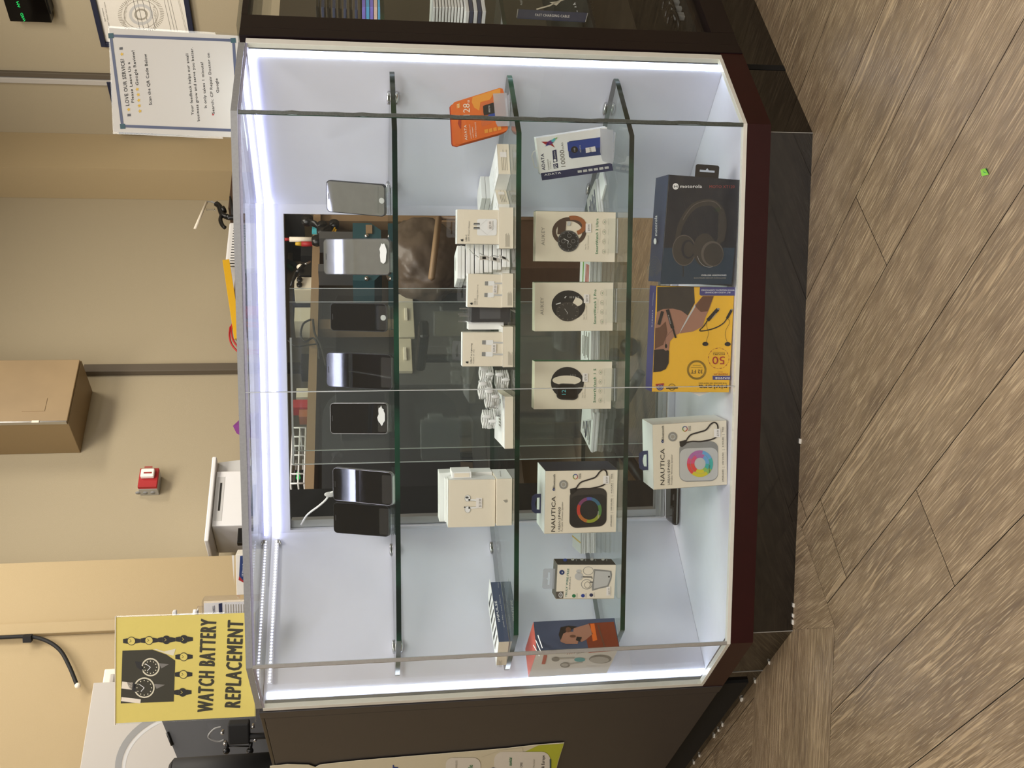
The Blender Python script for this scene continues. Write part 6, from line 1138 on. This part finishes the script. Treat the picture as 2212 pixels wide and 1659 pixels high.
# ================================================================== RIGHT COUNTER STOCK (a narrow view of it)
def stock():
    def MRb(s0, s1, y0, y1, z0, z1): return (s0, y0, z0), (s1, y1, z1)
    def pR(x, y, yy): return onplane(x, y, MR @ Vector((0, yy, 0)), NR)
    def zs(x, y, yy): p = MR.inverted() @ pR(x, y, yy); return p.x, p.z
    zt = .809
    for k in range(11):
        s0, z = zs(680+k*12, 14+k*.9, .10); s0 = max(s0, .30); mb = MB(); z = zs(680+k*12+5, 10, .10)[1]; mb.box((s0, .10, z-.0032), (s0+.09, .24, z+.0028), 'moto_side' if k % 2 else 'black_plastic', MR, .001); mb.box((s0-.001, .099, z-.0036), (s0+.089, .101, z-.0034), 'grey_lt', MR)
        tag(mb.build('phone_case_pack'), 'dark slim phone case pack in the pile on the right counter top shelf', 'case pack', 'dark phone case packs in a pile')
    for k in range(5):
        s0, z = zs(786+k*8.5, 25, .10); mb = MB(); mb.box((max(s0, .298), .09, z-.0036), (s0+.12, .22, z+.0034), ('holo1', 'holo2', 'holo1', 'holo3', 'holo2')[k], MR, .001); tag(mb.build('glass_pack'), 'shiny holographic screen protector pack under the dark case packs', 'pack', 'holographic packs')
    for k in range(10):
        s0, z = zs(936+k*6.6, 25, .11); mb = MB(); z = zs(936+k*6.6, 5, .11)[1]; mb.box((max(s0, .298), .10, z-.0025), (s0+.1, .2, z+.0024), 'box_white', MR, .001); tag(mb.build('adapter_pack'), 'thin white box of the bundle on the right counter lower shelf', 'box', 'thin white boxes bundled on the lower shelf')
    for k in range(5):
        s0, z = zs(1010+k*9, 25, .09); mb = MB(); mb.box((max(s0, .298), .09, z-.0042), (s0+.1, .2, z+.0036), 'card_white' if k % 2 == 0 else 'moto_side', MR, .001); tag(mb.build('case_pack'), 'striped black and white pack below the thin white boxes', 'pack', 'striped packs')
    # cable box with shelf label
    a = zs(1115, 40, .12); b = zs(1300, 20, .12); s0 = .33; mb = MB(); t = thing('cable_box', 'black fast charging cable box in the right counter', 'box', MR @ Vector((.4, .12, b[1])))
    mb.box((s0, .12, b[1]), (s0+.13, .15, a[1]), 'black_matte', MR, .001); F = Face(mb, MR @ Vector((0, .1196, 0)), NR, (1060, 0, 3.95)); F.text('2.4A', (770, 88), (728, 12), 38, 'white', True, 1); F.line([(390, 80), (500, 50), (560, 20), (640, -10)], 12, 'beige_box', 1); F.poly([(500, 20), (600, 10), (560, 50)], 'beige_box', 1); F.text('Apple', (270, 45), (262, -10), 20, 'grey_lt', False, 1)
    for i in range(4): F.ring(855+i*6, 18+i*48, 16, 16, 3, 'ink_grey', 1)
    mb.build('box_body', t)
    mb = MB(); p = [onplane(1060+x/3.95, y/3.95, MR @ Vector((0, .06, 0)), NR) for x, y in ((225, 150), (240, 78), (830, 110), (805, 185))]; q = [v-NR*.002 for v in p]; mb.add(p+q, [(0, 1, 2, 3), (7, 6, 5, 4), (0, 4, 5, 1), (1, 5, 6, 2), (2, 6, 7, 3), (3, 7, 4, 0)], 'moto_side'); F = Face(mb, MR @ Vector((0, .0597, 0)), NR, (1060, 0, 3.95)); F.text('FAST CHARGING CABLE', (380, 138), (672, 152), 22, 'white', True, 1); F.line([(232, 78), (222, 150)], 5, 'grey_lt', 1); F.line([(828, 112), (808, 188)], 5, 'grey_lt', 1)
    tag(mb.build('shelf_label'), 'black shelf label reading fast charging cable in right counter', 'label')
    mb = MB(); s0, z = zs(1470, 20, .15); rnd = random.Random(9)
    for k, (x, y) in enumerate(((1420, 30), (1450, 45), (1480, 50), (1500, 20))):
        s1, z1 = zs(x, y, .12); mb = MB(); mb.tube(spline([(s1+.02*math.cos(i*.9)*(1+.2*k), .12+.02*math.sin(i*.9), .128+.004+.003*i) for i in range(9)], 4), .004, 'black_plastic', MR, 6); mb.box((s1-.006, .10, .128), (s1+.004, .11, .150), 'grey', MR); tag(mb.build('black_cable'), 'coiled black cable on the floor of the right counter', 'cable', 'black cables in the right counter')
stock()
# debris on the shop floor
mb = MB(); a = atZ(2128, 372, 0); mb.add([(a.x-.004, a.y-.010, .0008), (a.x+.005, a.y-.004, .003), (a.x+.004, a.y+.010, .0008), (a.x-.005, a.y+.004, .002)], [(0, 1, 2, 3)], 'green_lt'); mb.add([(a.x-.004, a.y-.010, .0006), (a.x+.005, a.y-.004, .001), (a.x+.004, a.y+.010, .0006), (a.x-.005, a.y+.004, .001)], [(3, 2, 1, 0)], 'green'); tag(mb.build('leaf_scrap'), 'tiny green leaf scrap on the plank floor', 'leaf')
